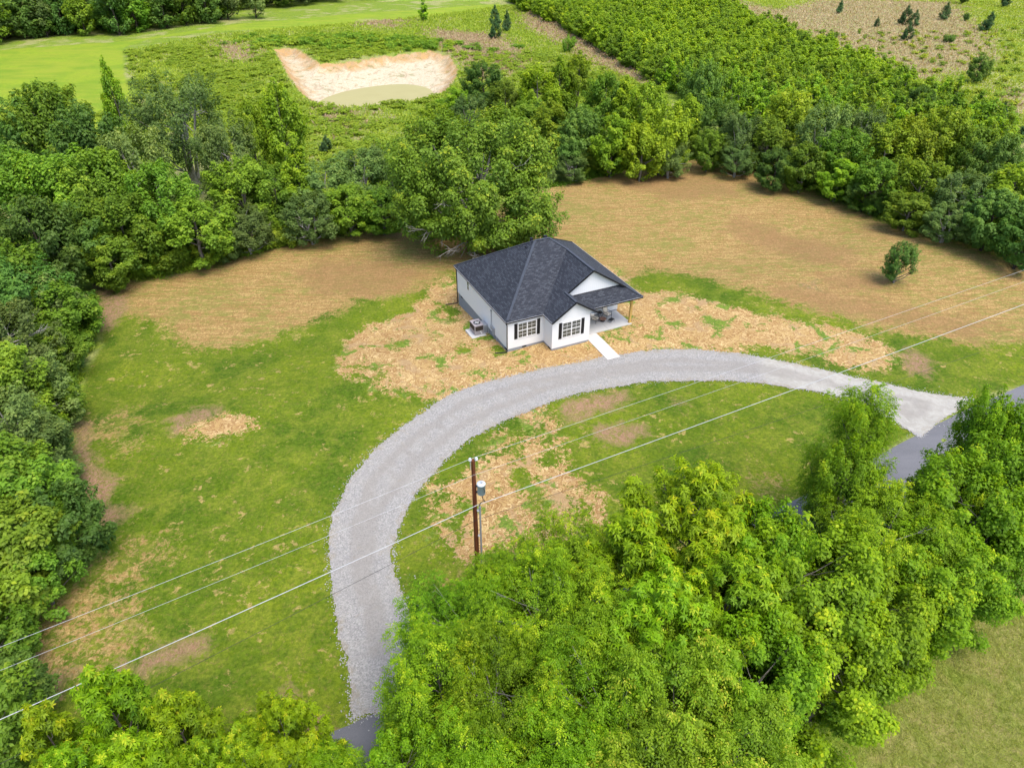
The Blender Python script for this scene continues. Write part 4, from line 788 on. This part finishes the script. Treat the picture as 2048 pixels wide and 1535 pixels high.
# (top of the crown in the photograph, height, radius, kind, where)
def T(px, py, h, r, key, name='broadleaf_tree'): return (px, py, h, r, key, name)
AREAS = [
 ('in the back left wood', 'trees along the back left of the lawn', [
  T(25, 190, 15, 5, 'dark0'), T(75, 165, 16.5, 5.5, 'mid1'), T(150, 205, 15.5, 5, 'dark2'), T(205, 122, 18, 2.7, 'bright1'), T(440, 235, 13.5, 4.2, 'dull0'), T(488, 200, 13, 2.4, 'bright0'), T(545, 162, 15, 3.6, 'bright2'),
  T(585, 285, 11, 3.4, 'bright1'), T(245, 255, 14, 4.6, 'dull2'), T(175, 300, 13, 4.8, 'mid1'), T(90, 300, 13, 5, 'mid2'), T(10, 300, 13, 5, 'mid0'), T(300, 330, 12, 4.4, 'mid1'), T(40, 400, 11.5, 4.8, 'dark2'),
  T(220, 385, 10, 4.4, 'mid2'), T(130, 410, 9.5, 3.8, 'dark0'), T(470, 320, 10, 4.0, 'mid2'), T(375, 400, 8.5, 4.2, 'mid0'), T(540, 330, 8.5, 3.6, 'mid2'), T(640, 325, 8.2, 4.4, 'dull1'), T(715, 300, 8.0, 4.4, 'dull2'), T(775, 285, 8.5, 3.6, 'dull0'),
  T(610, 390, 6.5, 3.6, 'dull1'), T(690, 375, 6.5, 3.8, 'mid1'), T(760, 380, 6, 3.4, 'mid0'), T(290, 430, 7, 3.8, 'mid0'), T(480, 415, 6, 3.4, 'dull2'), T(200, 470, 6.5, 3.4, 'mid1'), T(440, 440, 5, 3, 'dull0')]),
 ('beyond the big tree', 'trees beyond the big tree', [
  T(965, 125, 8.5, 4.2, 'dark1'), T(1010, 160, 8.5, 3.6, 'mid0'), T(1075, 130, 12, 4.0, 'bright0'), T(1120, 115, 12.5, 3.4, 'bright1'), T(1160, 105, 13, 3.6, 'bright2'), T(1215, 150, 12, 4.2, 'mid1'), T(1255, 155, 12, 3.6, 'bright1'),
  T(1300, 165, 12, 4.4, 'yellow0'), T(1335, 205, 11, 3.8, 'yellow1'), T(1100, 200, 10.5, 4.0, 'bright2'), T(1160, 215, 10, 4.0, 'dark2'), T(1230, 230, 9.5, 3.8, 'bright0'), T(1290, 250, 8.5, 3.6, 'yellow2'), T(1060, 200, 9, 4, 'mid2'),
  T(1140, 260, 7, 3.2, 'dark0'), T(905, 175, 6.5, 3.4, 'bright0'), T(870, 205, 5.5, 3.2, 'yellow1'), T(940, 190, 7, 3.8, 'dull1'), T(1200, 270, 6, 3.2, 'mid0'), T(1345, 285, 5.5, 2.8, 'dull2'), T(1145, 310, 4.2, 2.5, 'dull0')]),
 ('in the back right hedgerow', 'trees along the back right of the lawn', [
  T(1415, 122, 13, 3.8, 'dark0'), T(1380, 190, 9.5, 3.2, 'bright2'), T(1450, 200, 9.5, 3.6, 'dark2'), T(1490, 225, 9, 3.4, 'dull0'), T(1590, 180, 11, 4.4, 'yellow0'), T(1545, 235, 8.5, 3.4, 'mid0'), T(1665, 205, 11.5, 4.2, 'dull1'),
  T(1740, 215, 10, 3.8, 'dull2'), T(1848, 172, 7.5, 2.8, 'dark1'), T(1700, 260, 9, 3.6, 'mid2'), T(1790, 245, 9.5, 3.8, 'yellow1'), T(1840, 235, 10, 3.8, 'yellow2'), T(1905, 215, 11, 4.4, 'yellow0'), T(1965, 255, 9.5, 3.6, 'mid1'),
  T(2020, 270, 9.5, 3.6, 'dark0'), T(1620, 290, 7, 3.4, 'mid1'), T(1690, 320, 6, 3.2, 'bright0'), T(1560, 300, 6, 3, 'dark1'), T(1770, 320, 7.5, 3.6, 'mid0'), T(1860, 320, 8, 3.8, 'yellow2'), T(1940, 345, 7.5, 3.6, 'dull0'), T(2010, 380, 7.5, 3.8, 'dark2'),
  T(1740, 360, 4.5, 2.8, 'dark0'), T(1830, 390, 4.8, 3, 'mid2'), T(1910, 410, 4.8, 3, 'dull1'), T(2045, 330, 9, 4, 'bright2'), T(1480, 290, 5, 2.8, 'dull2'), T(1425, 260, 6.5, 3, 'mid1'), T(2075, 430, 6.5, 3.5, 'dark0')]),
 ('in the wood left of the lawn', 'trees along the left of the lawn', [
  T(-5, 520, 9.5, 4.2, 'dark0'), T(-75, 470, 11, 4.6, 'mid0'), T(50, 545, 7.5, 3.6, 'dull1'), T(105, 570, 6.5, 3.3, 'mid0'), T(-15, 620, 8.5, 3.8, 'dull0'), T(75, 655, 5.5, 3, 'mid1'), T(-65, 700, 9, 4, 'mid2'), T(15, 720, 7, 3.6, 'dull2'), T(70, 760, 4.8, 2.8, 'mid0'),
  T(-35, 800, 8, 3.6, 'dull1'), T(35, 850, 5.5, 3, 'dull0'), T(-65, 900, 8.5, 3.8, 'mid2'), T(75, 980, 7.2, 2.8, 'dark0'), T(5, 930, 8, 3.2, 'mid2'), T(-25, 1010, 8, 3.2, 'mid0'), T(-85, 1100, 7, 3, 'mid0'), T(35, 1085, 5.5, 2.2, 'mid2'), T(-55, 1240, 5, 2.2, 'mid0'), T(-15, 1335, 4.5, 2.0, 'dark0'), T(-85, 1380, 7, 2.6, 'mid1')]),
 ('near the road', 'trees in the foreground by the road', [
  T(1400, 945, 12.5, 4.0, 'star1'), T(1290, 1030, 11.5, 3.4, 'star2'), T(1140, 1050, 9.5, 3.0, 'spray2'), T(1030, 1088, 9.0, 2.5, 'spray2'), T(1530, 1030, 11, 3.0, 'small'), T(1745, 778, 12, 2.3, 'spray2'), T(1725, 900, 10.0, 2.4, 'small'), T(1925, 925, 9.5, 2.3, 'small'),
  T(2020, 792, 12.0, 2.3, 'small'), T(2060, 860, 11, 3.4, 'small'), T(1960, 950, 10.5, 3.8, 'small'), T(1800, 1000, 10, 3.8, 'spray1'), T(1650, 1080, 11, 4.2, 'small'), T(1480, 1120, 11.5, 3.8, 'star1'), T(1330, 1180, 11.5, 3.6, 'star1'),
  T(1060, 1165, 10.5, 3.4, 'spray1'), T(895, 1190, 9.0, 2.9, 'spray1'), T(1200, 1180, 10.5, 3.3, 'spray2'), T(870, 1300, 9.5, 2.9, 'spray2'), T(1020, 1310, 10.5, 3.2, 'spray1'), T(1180, 1330, 11, 3.1, 'spray1'), T(1360, 1320, 11.5, 3.0, 'gold1'), T(1520, 1290, 10.5, 3.4, 'small'),
  T(1680, 1230, 9.5, 3.6, 'small'), T(1780, 1170, 9, 3.4, 'small'), T(1880, 1080, 9, 3.4, 'small'), T(1990, 1040, 8.5, 3.2, 'small'), T(1500, 1440, 10.5, 3.0, 'gold1'), T(1300, 1460, 11, 3.0, 'gold1'), T(1120, 1460, 10.5, 2.8, 'spray2'), T(930, 1470, 9.5, 2.6, 'spray2'), T(810, 1480, 8.0, 2.0, 'small')]),
 ('at the near left corner', 'trees at the near left corner', [
  T(178, 1345, 11, 2.4, 'star2'), T(60, 1420, 10.5, 2.2, 'star2'), T(325, 1390, 9.5, 2.1, 'star2'), T(550, 1408, 9, 2.0, 'star1'), T(250, 1480, 10, 2.2, 'star2'), T(400, 1490, 9.5, 2.0, 'star1'), T(120, 1510, 10.5, 2.2, 'star1'), T(480, 1500, 8.5, 1.8, 'spray2'), T(660, 1500, 7, 1.5, 'spray2')]),
]
TENS = ['twenty-first', 'twenty-second', 'twenty-third', 'twenty-fourth', 'twenty-fifth', 'twenty-sixth', 'twenty-seventh', 'twenty-eighth', 'twenty-ninth', 'thirtieth', 'thirty-first', 'thirty-second', 'thirty-third', 'thirty-fourth', 'thirty-fifth']
ORD = ['leftmost', 'second', 'third', 'fourth', 'fifth', 'sixth', 'seventh', 'eighth', 'ninth', 'tenth', 'eleventh', 'twelfth', 'thirteenth', 'fourteenth', 'fifteenth', 'sixteenth', 'seventeenth', 'eighteenth', 'nineteenth', 'twentieth']
occupied = []
for where, grp, lst in AREAS:
    kinds = {}
    for tr_ in lst: kinds.setdefault(tr_[4].rstrip('0123456789'), []).append(tr_)
    for kd, ll in kinds.items():
        ll.sort(key=lambda q: q[0])
        for i, (px, py, h, r, key, nm) in enumerate(ll):
            tall = 'tall' if h >= 10 else ('low' if h < 6 else '')
            look = (tall + ' ' + LOOK[kd]).strip(); pos = 'the only one' if len(ll) == 1 else (ORD[i] + (' one' if i == 0 else ' from the left'))
            x, y, _ = P(px, py, h); occupied.append((x, y, r)); plant(nm, key, x, y, h, r, (look + ' ' + where + ', ' + pos), 'tree', grp)
x, y, _ = P(335, 148, 17); plant('feathery_tree', 'feather', x, y, 17, 6.8, 'tall feathery grey green tree with pale forked trunks above the back left wood', 'tree', rz=.6); occupied.append((x, y, 5))
x, y, _ = P(950, 487); plant('big_tree', 'big', x, y, 16.0, 9.9, 'big spreading tree with bare pale limbs standing on the lawn behind the house', 'tree', rz=0.4); occupied.append((x, y, 8))
x, y, _ = P(1787, 566); plant('lone_tree', 'lone', x, y, 4.9, 1.75, 'small dark green tree standing alone on the dry lawn', 'tree'); occupied.append((x, y, 2))
# single bushes and cedars of the far fields
for px, py, h, r, key, lab in [(990, 50, 6, 2.0, 'cedar', 'dark cedar, upper of the three in the field right of the pond'), (991, 78, 5.5, 2.0, 'cedar', 'dark cedar, lowest of the three in the field right of the pond'), (1014, 62, 6, 1.8, 'cedar', 'dark cedar, rightmost of the three in the field right of the pond'),
    (848, 42, 7.5, 1.7, 'sap0', 'slim bright green young tree at the far edge of the field behind the pond'), (1136, 105, 4.5, 2.0, 'shrubm', 'small round bush in the pale grass beside the thicket'), (1950, 165, 6, 2.6, 'dark1', 'large round dark bush standing alone in the green part of the far right field'),
    (1808, 50, 6, 2.2, 'cedar', 'dark cedar of the pair in the pale far right field, left one'), (1826, 53, 5, 1.7, 'cedar', 'dark cedar of the pair in the pale far right field, right one'), (1812, 82, 5, 1.8, 'cedar', 'dark cedar just below the pair in the pale far right field'), (1887, 40, 5.5, 2.0, 'cedar', 'dark cedar at the edge of the pale field, right of the pair'),
    (1973, 62, 5.5, 2.4, 'cedar', 'dark leaning cedar at the right end of the pale far field'), (1678, 27, 4.5, 1.4, 'cedar', 'small dark cedar in the upper left of the pale far field'), (1752, 54, 3, 1.0, 'cedar', 'tiny dark cedar left of the pair in the pale far field'), (2005, 14, 6, 2.2, 'cedar', 'dark cedar at the very top right of the far field'),
    (1925, 8, 5, 2.6, 'dark0', 'dark bush at the top edge of the far right field'), (1930, 42, 2.5, 1.2, 'shrubd', 'small dark bush between two cedars at the far right'), (1895, 85, 2.2, 1.8, 'shrubd', 'low wide dark bush in the pale field below the cedars'), (1598, 85, 3.4, 1.8, 'shrubm', 'mid green bush at the thicket side of the far right field'), (1662, 83, 2.6, 1.6, 'shrubm', 'small mid green bush on the lower edge of the pale field'),
    (1540, 65, 2.8, 1.8, 'shrubd', 'small dark bush beside the upper edge of the thicket'), (1587, 60, 2.6, 1.2, 'shrubb', 'small light green bush near the upper edge of the thicket'), (655, 305, 3.0, 1.2, 'cedar', 'small dark conifer in the rough grass below the pond'), (2035, 290, 4, 1.2, 'cedar', 'slim dark conifer at the right edge above the hedgerow'),
    (1995, 250, 4.2, 1.6, 'cedar', 'dark conifer standing in front of the green field at the right edge'), (1180, 8, 6, 2.2, 'far1', 'dark tree at the top edge beside the thicket')]:
    x, y, _ = P(px, py); plant('cedar' if key == 'cedar' else 'bush', key, x, y, h, r, lab, 'cedar' if key == 'cedar' else 'bush')
def scatter(polypx, spacing, seed, jitter=.45, px=True):
    g = random.Random(seed); w_ = W(polypx) if px else polypx; a = np.array(w_); out = []
    xs = np.arange(a[:, 0].min(), a[:, 0].max(), spacing); ys = np.arange(a[:, 1].min(), a[:, 1].max(), spacing * .87)
    pts = np.array([(x + (spacing / 2 if j % 2 else 0) + g.uniform(-1, 1) * jitter * spacing, y + g.uniform(-1, 1) * jitter * spacing) for j, y in enumerate(ys) for x in xs])
    return pts[sdf(w_, pts[:, 0], pts[:, 1]) > 0]
# shrubs at the feet of the trees
rg = random.Random(9)
def along(line, n, spread, keys, hr, rr, label, group, seed, cat='shrub', endw=' from the left'):
    g = random.Random(seed); Wl = [np.array(P(*p)[:2]) for p in line]; seg = [np.linalg.norm(b - a) for a, b in zip(Wl, Wl[1:])]; tot = sum(seg)
    for k in range(n):
        s_ = (k + g.uniform(.1, .9)) / n * tot; i = 0
        while s_ > seg[i] and i < len(seg) - 1: s_ -= seg[i]; i += 1
        d = (Wl[i + 1] - Wl[i]) / seg[i]; nn = np.array([-d[1], d[0]]); p = Wl[i] + d * s_ + nn * g.uniform(*spread); plant('shrub', g.choice(keys), p[0], p[1], g.uniform(*hr), g.uniform(*rr), label + ', ' + (['first'] + ORD[1:] + TENS)[k] + endw, cat, group)
BACKL = [(196, 556), (320, 552), (480, 510), (640, 470), (800, 443)]
along(BACKL, 26, (-.3, 1.4), ['shrubm', 'shrubb', 'shrubb', 'shrubm'], (1.6, 2.8), (1.5, 2.3), 'low green shrub fringing the back left of the lawn', 'shrubs along the back left lawn edge', 1)
along(BACKL, 22, (2.5, 6.0), ['shrubg', 'shrubm', 'shrubd', 'shrubg'], (3.2, 5.0), (2.0, 2.9), 'taller shrub behind the back left fringe', 'taller shrubs of the back left edge', 2)
along([(1095, 372), (1250, 336), (1400, 311)], 15, (-.2, 1.4), ['shrubb', 'shrubg', 'shrubm'], (1.6, 2.8), (1.4, 2.2), 'low shrub at the lawn edge right of the big tree', 'shrubs beyond the big tree', 3)
RIGHTL = [(1405, 312), (1560, 350), (1700, 407), (1850, 460), (2048, 518), (2120, 545)]
along(RIGHTL, 34, (-.2, 1.5), ['shrubm', 'shrubm', 'shrubd', 'shrubb'], (1.6, 3.0), (1.5, 2.4), 'low green shrub fringing the back right of the lawn', 'shrubs along the back right lawn edge', 4)
along(RIGHTL, 24, (3, 7), ['shrubg', 'shrubm', 'shrubd'], (3.2, 5.2), (2.0, 3.0), 'taller shrub in the back right hedgerow', 'taller shrubs of the back right hedgerow', 5)
LEFTL = [(130, 1010), (118, 940), (115, 880), (130, 800), (155, 720), (178, 660), (172, 610)]
along(LEFTL, 20, (.5, 2.5), ['shrubm', 'shrubb', 'shrubd'], (1.6, 2.8), (1.4, 2.2), 'low green shrub fringing the left side of the lawn', 'shrubs along the left lawn edge', 6, endw=' from the near end')
along([(0, 1190), (60, 1000), (50, 900), (60, 800), (95, 700), (105, 640)], 22, (.5, 4.5), ['shrubg', 'shrubd', 'shrubg', 'shrubm'], (3.0, 4.6), (1.9, 2.7), 'taller shrub in the thick growth left of the lawn', 'taller shrubs of the left side', 7, endw=' from the near end')
# the young thicket: nearest ones one by one, the rest of the mass as one object
THICK = [(1040, 20), (1010, -12), (1380, -14), (1500, 55), (1620, 110), (1760, 165), (1900, 225), (2010, 290), (1990, 350), (1880, 330), (1700, 300), (1560, 280), (1420, 240), (1330, 180), (1230, 120), (1130, 62)]
pts = scatter(THICK, 3.15, 11); vis = [(p, -p[1] - .4 * abs(p[0] - 40)) for p in pts if all((p[0] - o[0]) ** 2 + (p[1] - o[1]) ** 2 > (o[2] * .55) ** 2 for o in occupied)]
vis.sort(key=lambda q: -q[1]); n_ind = 285
for i, (p, _) in enumerate(vis[:n_ind]):
    key = rg.choice(['sap0', 'sap1', 'sap2', 'sap0', 'sap1', 'sapd0', 'sapd1', 'sapd2']); plant('young_tree', key, p[0], p[1], rg.uniform(5.0, 7.6), rg.uniform(1.7, 2.3), ('bright green' if 'sapd' not in key else 'mid green') + ' young tree packed in the dense thicket beyond the lawn', 'young tree', 'young trees of the thicket')
def bake(name, items, label, cat):
    """the rest of a mass of plants as one object: (prototype, x, y, height, radius)"""
    by = {}
    for key, x, y, h, r in items: by.setdefault(key, []).append((x, y, h, r))
    Vs, Ts, Ms, mats = [], [], [], []
    for key, ll in by.items():
        me, _, ph, pr = PROTO[key]; n = len(me.vertices); co = np.empty(n * 3, np.float32); me.vertices.foreach_get('co', co); co = co.reshape(-1, 3); ti = np.empty(n // 4, np.float32); me.attributes['tint'].data.foreach_get('value', ti)
        if me.materials[0] not in mats: mats.append(me.materials[0])
        mi = mats.index(me.materials[0])
        for x, y, h, r in ll:
            a = rg.uniform(0, 6.28); c, s = math.cos(a), math.sin(a); q = co.copy() * [r / pr, r / pr, h / ph]; Vs.append(np.stack([q[:, 0] * c - q[:, 1] * s + x, q[:, 0] * s + q[:, 1] * c + y, q[:, 2] + tz(x, y)], 1)); Ts.append(np.clip(ti + rg.uniform(-.2, .2), 0, 1)); Ms.append(np.full(n // 4, mi, np.int32))
    me = leafmesh(name, np.vstack(Vs), np.concatenate(Ts)); me.polygons.foreach_set('material_index', np.concatenate(Ms)); return tag(link(name, me, mats), label, cat, kind='stuff')
bake('thicket', [(rg.choice(['sap0', 'sap1', 'sap2', 'sap1', 'sapd0', 'sapd1']), p[0], p[1], rg.uniform(5, 7.5), rg.uniform(1.9, 2.5)) for p, _ in vis[n_ind:]], 'dense mass of bright green young trees reaching to the far edge', 'thicket')
# far woods at the top left
fw = scatter([(-260, 150), (-100, 110), (60, 78), (240, 72), (330, 60), (460, 42), (700, 20), (1000, 0), (1060, -14), (700, -18), (300, -18), (-260, -10)], 6.6, 21)
fw = sorted(fw.tolist(), key=lambda p: p[1])
for i, p in enumerate(fw[:150]):
    key = rg.choice(['far0', 'far1', 'far0', 'far2', 'far1']); hh = rg.uniform(10, 15); plant('woodland_tree', key, p[0], p[1], hh, rg.uniform(4, 5.6), {'far0': 'mid green', 'far1': 'dark green', 'far2': 'dull grey green'}[key] + ' tree of the far wood beyond the mown field', 'tree', 'trees of the far wood')
bk = scatter([(-60, 70), (900, -14), (1700, -14), (1900, -14), (1700, -50), (900, -50), (-300, -30)], 9, 22)
bake('far_wood', [(rg.choice(['far0', 'far1', 'far2']), p[0], p[1], rg.uniform(10, 15), rg.uniform(5, 6.5)) for p in bk[:160] if p[0] < 20], 'distant dark wood filling the far edge behind the fields', 'wood')

# grasses and weeds: nobody could count them
def tufts(name, pts, blades, hgt, wid, spread, mat, seed, label, cat, z_extra=0.0, lean=.5):
    g = np.random.RandomState(seed); pts = np.asarray(pts); n = len(pts) * blades; p = np.repeat(pts, blades, 0) + g.normal(size=(n, 2)) * spread
    z = terrain(p[:, 0], p[:, 1]) - .03; c = np.stack([p[:, 0], p[:, 1], z], 1); d = unit(np.stack([g.normal(size=n) * lean, g.normal(size=n) * lean, np.ones(n)], 1)); nr = unit(g.normal(size=(n, 3)) + [0, -.3, .6])
    Ls = hgt * g.uniform(.5, 1.3, n); V = leaves(c, nr, d, Ls, wid * g.uniform(.6, 1.4, n), .06); ti = np.clip(np.repeat(g.uniform(0, 1, len(pts)), blades) * .7 + g.uniform(0, .3, n), 0, 1)
    return tag(link(name, leafmesh(name, V, ti), mat), label, cat, kind='stuff')
gm = leaf_mat('grass_blade', (.16, .25, .03), (.33, .38, .08), (.55, .50, .22), .35); wm = LM['weed']
tufts('tall_grass', scatter([(1640, 1560), (1740, 1400), (1850, 1270), (1950, 1180), (2120, 1060), (2250, 1100), (2250, 1600)], .30, 31, .5), 16, .50, .020, .14, gm, 3, 'tall yellowish meadow grass in the near right corner', 'grass', lean=.9)
rough = scatter([(0, 240), (300, 215), (262, 170), (258, 105), (420, 75), (800, 40), (1010, 12), (1060, 60), (1180, 110), (1290, 180), (1340, 260), (1100, 330), (800, 400), (500, 330), (300, 250)], 1.9, 32, .5)
sc_ = sdf(w_clay, rough[:, 0], rough[:, 1]); rough = rough[sc_ < -1.2]
g_ = np.random.RandomState(8); keep = (np.sin(rough[:, 0] * .13 + 1) * np.cos(rough[:, 1] * .09) + .7 * np.sin(rough[:, 0] * .31 + rough[:, 1] * .17)) + g_.normal(size=len(rough)) * 1.1 > .25
bake('weeds', [(rg.choice(['weedc']), p[0], p[1], rg.uniform(.45, 1.1), rg.uniform(.9, 1.8)) for p in rough[keep][:1300]], 'bushy yellow green weeds covering the rough field round the pond', 'weeds')
gfar = leaf_mat('grass_far', (.20, .30, .020), (.37, .46, .038), (.48, .48, .13), .35, .1); tanf = leaf_mat('grass_tan', (.32, .235, .125), (.54, .40, .27), (.58, .46, .33), .35, .1)
w_pale = [W(q) for q in PALE]
def split_pale(pts):
    m_ = np.full(len(pts), -50.0)
    for q in w_pale: m_ = np.maximum(m_, sdf(q, pts[:, 0], pts[:, 1]))
    m_ += g_.normal(size=len(pts)) * 3.0; return pts[m_ < 0], pts[m_ >= 0]
fr = scatter([(0, 240), (300, 225), (262, 170), (256, 102), (420, 70), (800, 38), (1010, 12), (1045, 12), (1130, 56), (1230, 112), (1330, 175), (1340, 260), (1100, 330), (800, 400), (500, 330), (300, 250)], 1.0, 52, .5); fr = fr[sdf(w_clay, fr[:, 0], fr[:, 1]) < -.6]
fa, fb = split_pale(fr)
tufts('rough_grass', fa, 5, .75, .24, .35, gfar, 53, 'tall uneven green grass of the rough field round the pond', 'grass', lean=.8)
tufts('dry_grass', fb, 5, .80, .20, .35, tanf, 54, 'pale dry grass patches in the rough field round the pond', 'grass', lean=.7)
fr = scatter([(1390, -12), (1560, 75), (1700, 135), (1880, 200), (2040, 275), (2200, 320), (2250, 60), (2100, -12)], 1.35, 55, .5); fa, fb = split_pale(fr)
tufts('rough_grass', fa, 5, .70, .30, .45, gfar, 56, 'green grass of the far right field', 'grass', lean=.8)
tufts('dry_grass', fb, 5, .80, .26, .45, tanf, 57, 'pale dry grass covering the far right field', 'grass', lean=.7)
mp = P(725, 92); mr = np.array([(mp[0] + g_.normal() * 15, mp[1] + g_.normal() * 4.5) for _ in range(330)]); mr = mr[sdf(w_clay, mr[:, 0], mr[:, 1]) < -1]
bake('weeds', [(rg.choice(['weedm', 'weedm', 'weedc']), p[0], p[1], rg.uniform(.7, 1.6), rg.uniform(1.2, 2.0)) for p in mr], 'darker green weeds on the mound behind the pond', 'weeds')
rf = scatter([(1500, 20), (2048, -5), (2200, 60), (2200, 300), (2040, 270), (1880, 195), (1700, 130), (1560, 70)], 3.4, 33, .5)
bake('field_weeds', [(rg.choice(['weedc', 'weedm']), p[0], p[1], rg.uniform(.5, 1.3), rg.uniform(.5, 1.5)) for p in rf[g_.rand(len(rf)) < .4][:300]], 'scattered low green weeds across the far right field', 'weeds')
def fringe(line, w0, w1, n, hgt, seed, mat, label, nm='fringe_grass', wid=.16):
    g = random.Random(seed); Wl = [np.array(P(*p)[:2]) for p in line]; out = []
    for k in range(n):
        i = g.randrange(len(Wl) - 1); a, b = Wl[i], Wl[i + 1]; d = (b - a) / np.linalg.norm(b - a); out.append(a + (b - a) * g.random() + np.array([-d[1], d[0]]) * g.uniform(w0, w1))
    tufts(nm, out, 14, hgt, wid, .3, mat, seed, label, 'grass', lean=.6)
fringe(BACKL, -.5, 2.2, 700, .75, 41, wm, 'lush green grass at the foot of the back left shrubs')
fringe(RIGHTL, -.4, 2.0, 800, .6, 42, LM['mid'], 'dark lush grass at the foot of the back right hedgerow')
fringe([(1095, 376), (1250, 340), (1400, 315)], -.4, 2.0, 350, .6, 43, LM['mid'], 'lush grass at the foot of the trees beyond the big tree')
fringe(LEFTL, -.5, 2.5, 600, .6, 44, wm, 'lush green grass along the left side of the lawn')

# loose stones kicked out along the edges of the gravel
g_ = np.random.RandomState(12); dp = np.array(w_drive); k_ = g_.randint(0, len(dp), 4200); u_ = g_.rand(4200)[:, None]; e0 = dp[k_]; e1 = dp[(k_ + 1) % len(dp)]; pq = e0 * (1 - u_) + e1 * u_ + g_.normal(size=(4200, 2)) * .17 * (1 + 2 * (g_.rand(4200, 1) > .9))
pz = terrain(pq[:, 0], pq[:, 1]) + .055; sz = g_.uniform(.02, .055, 4200)
off = np.array([(1, 0, 0), (0, 1, 0), (-1, 0, 0), (0, -1, 0), (0, 0, 1)]); Vp = np.stack([pq[:, 0], pq[:, 1], pz], 1)[:, None, :] + off[None] * (sz[:, None, None] * g_.uniform(.6, 1.3, (4200, 5, 1)))
Fp = (np.arange(4200) * 5)[:, None, None] + np.array([(0, 1, 4), (1, 2, 4), (2, 3, 4), (3, 0, 4)])[None]
tag(link('stones', np_mesh('stones', Vp.reshape(-1, 3), Fp.reshape(-1, 3)), plain('loose_stone', (.40, .395, .40), .9, .35, 40)), 'loose pale stones scattered along the edges of the gravel drive', 'stones', kind='stuff')
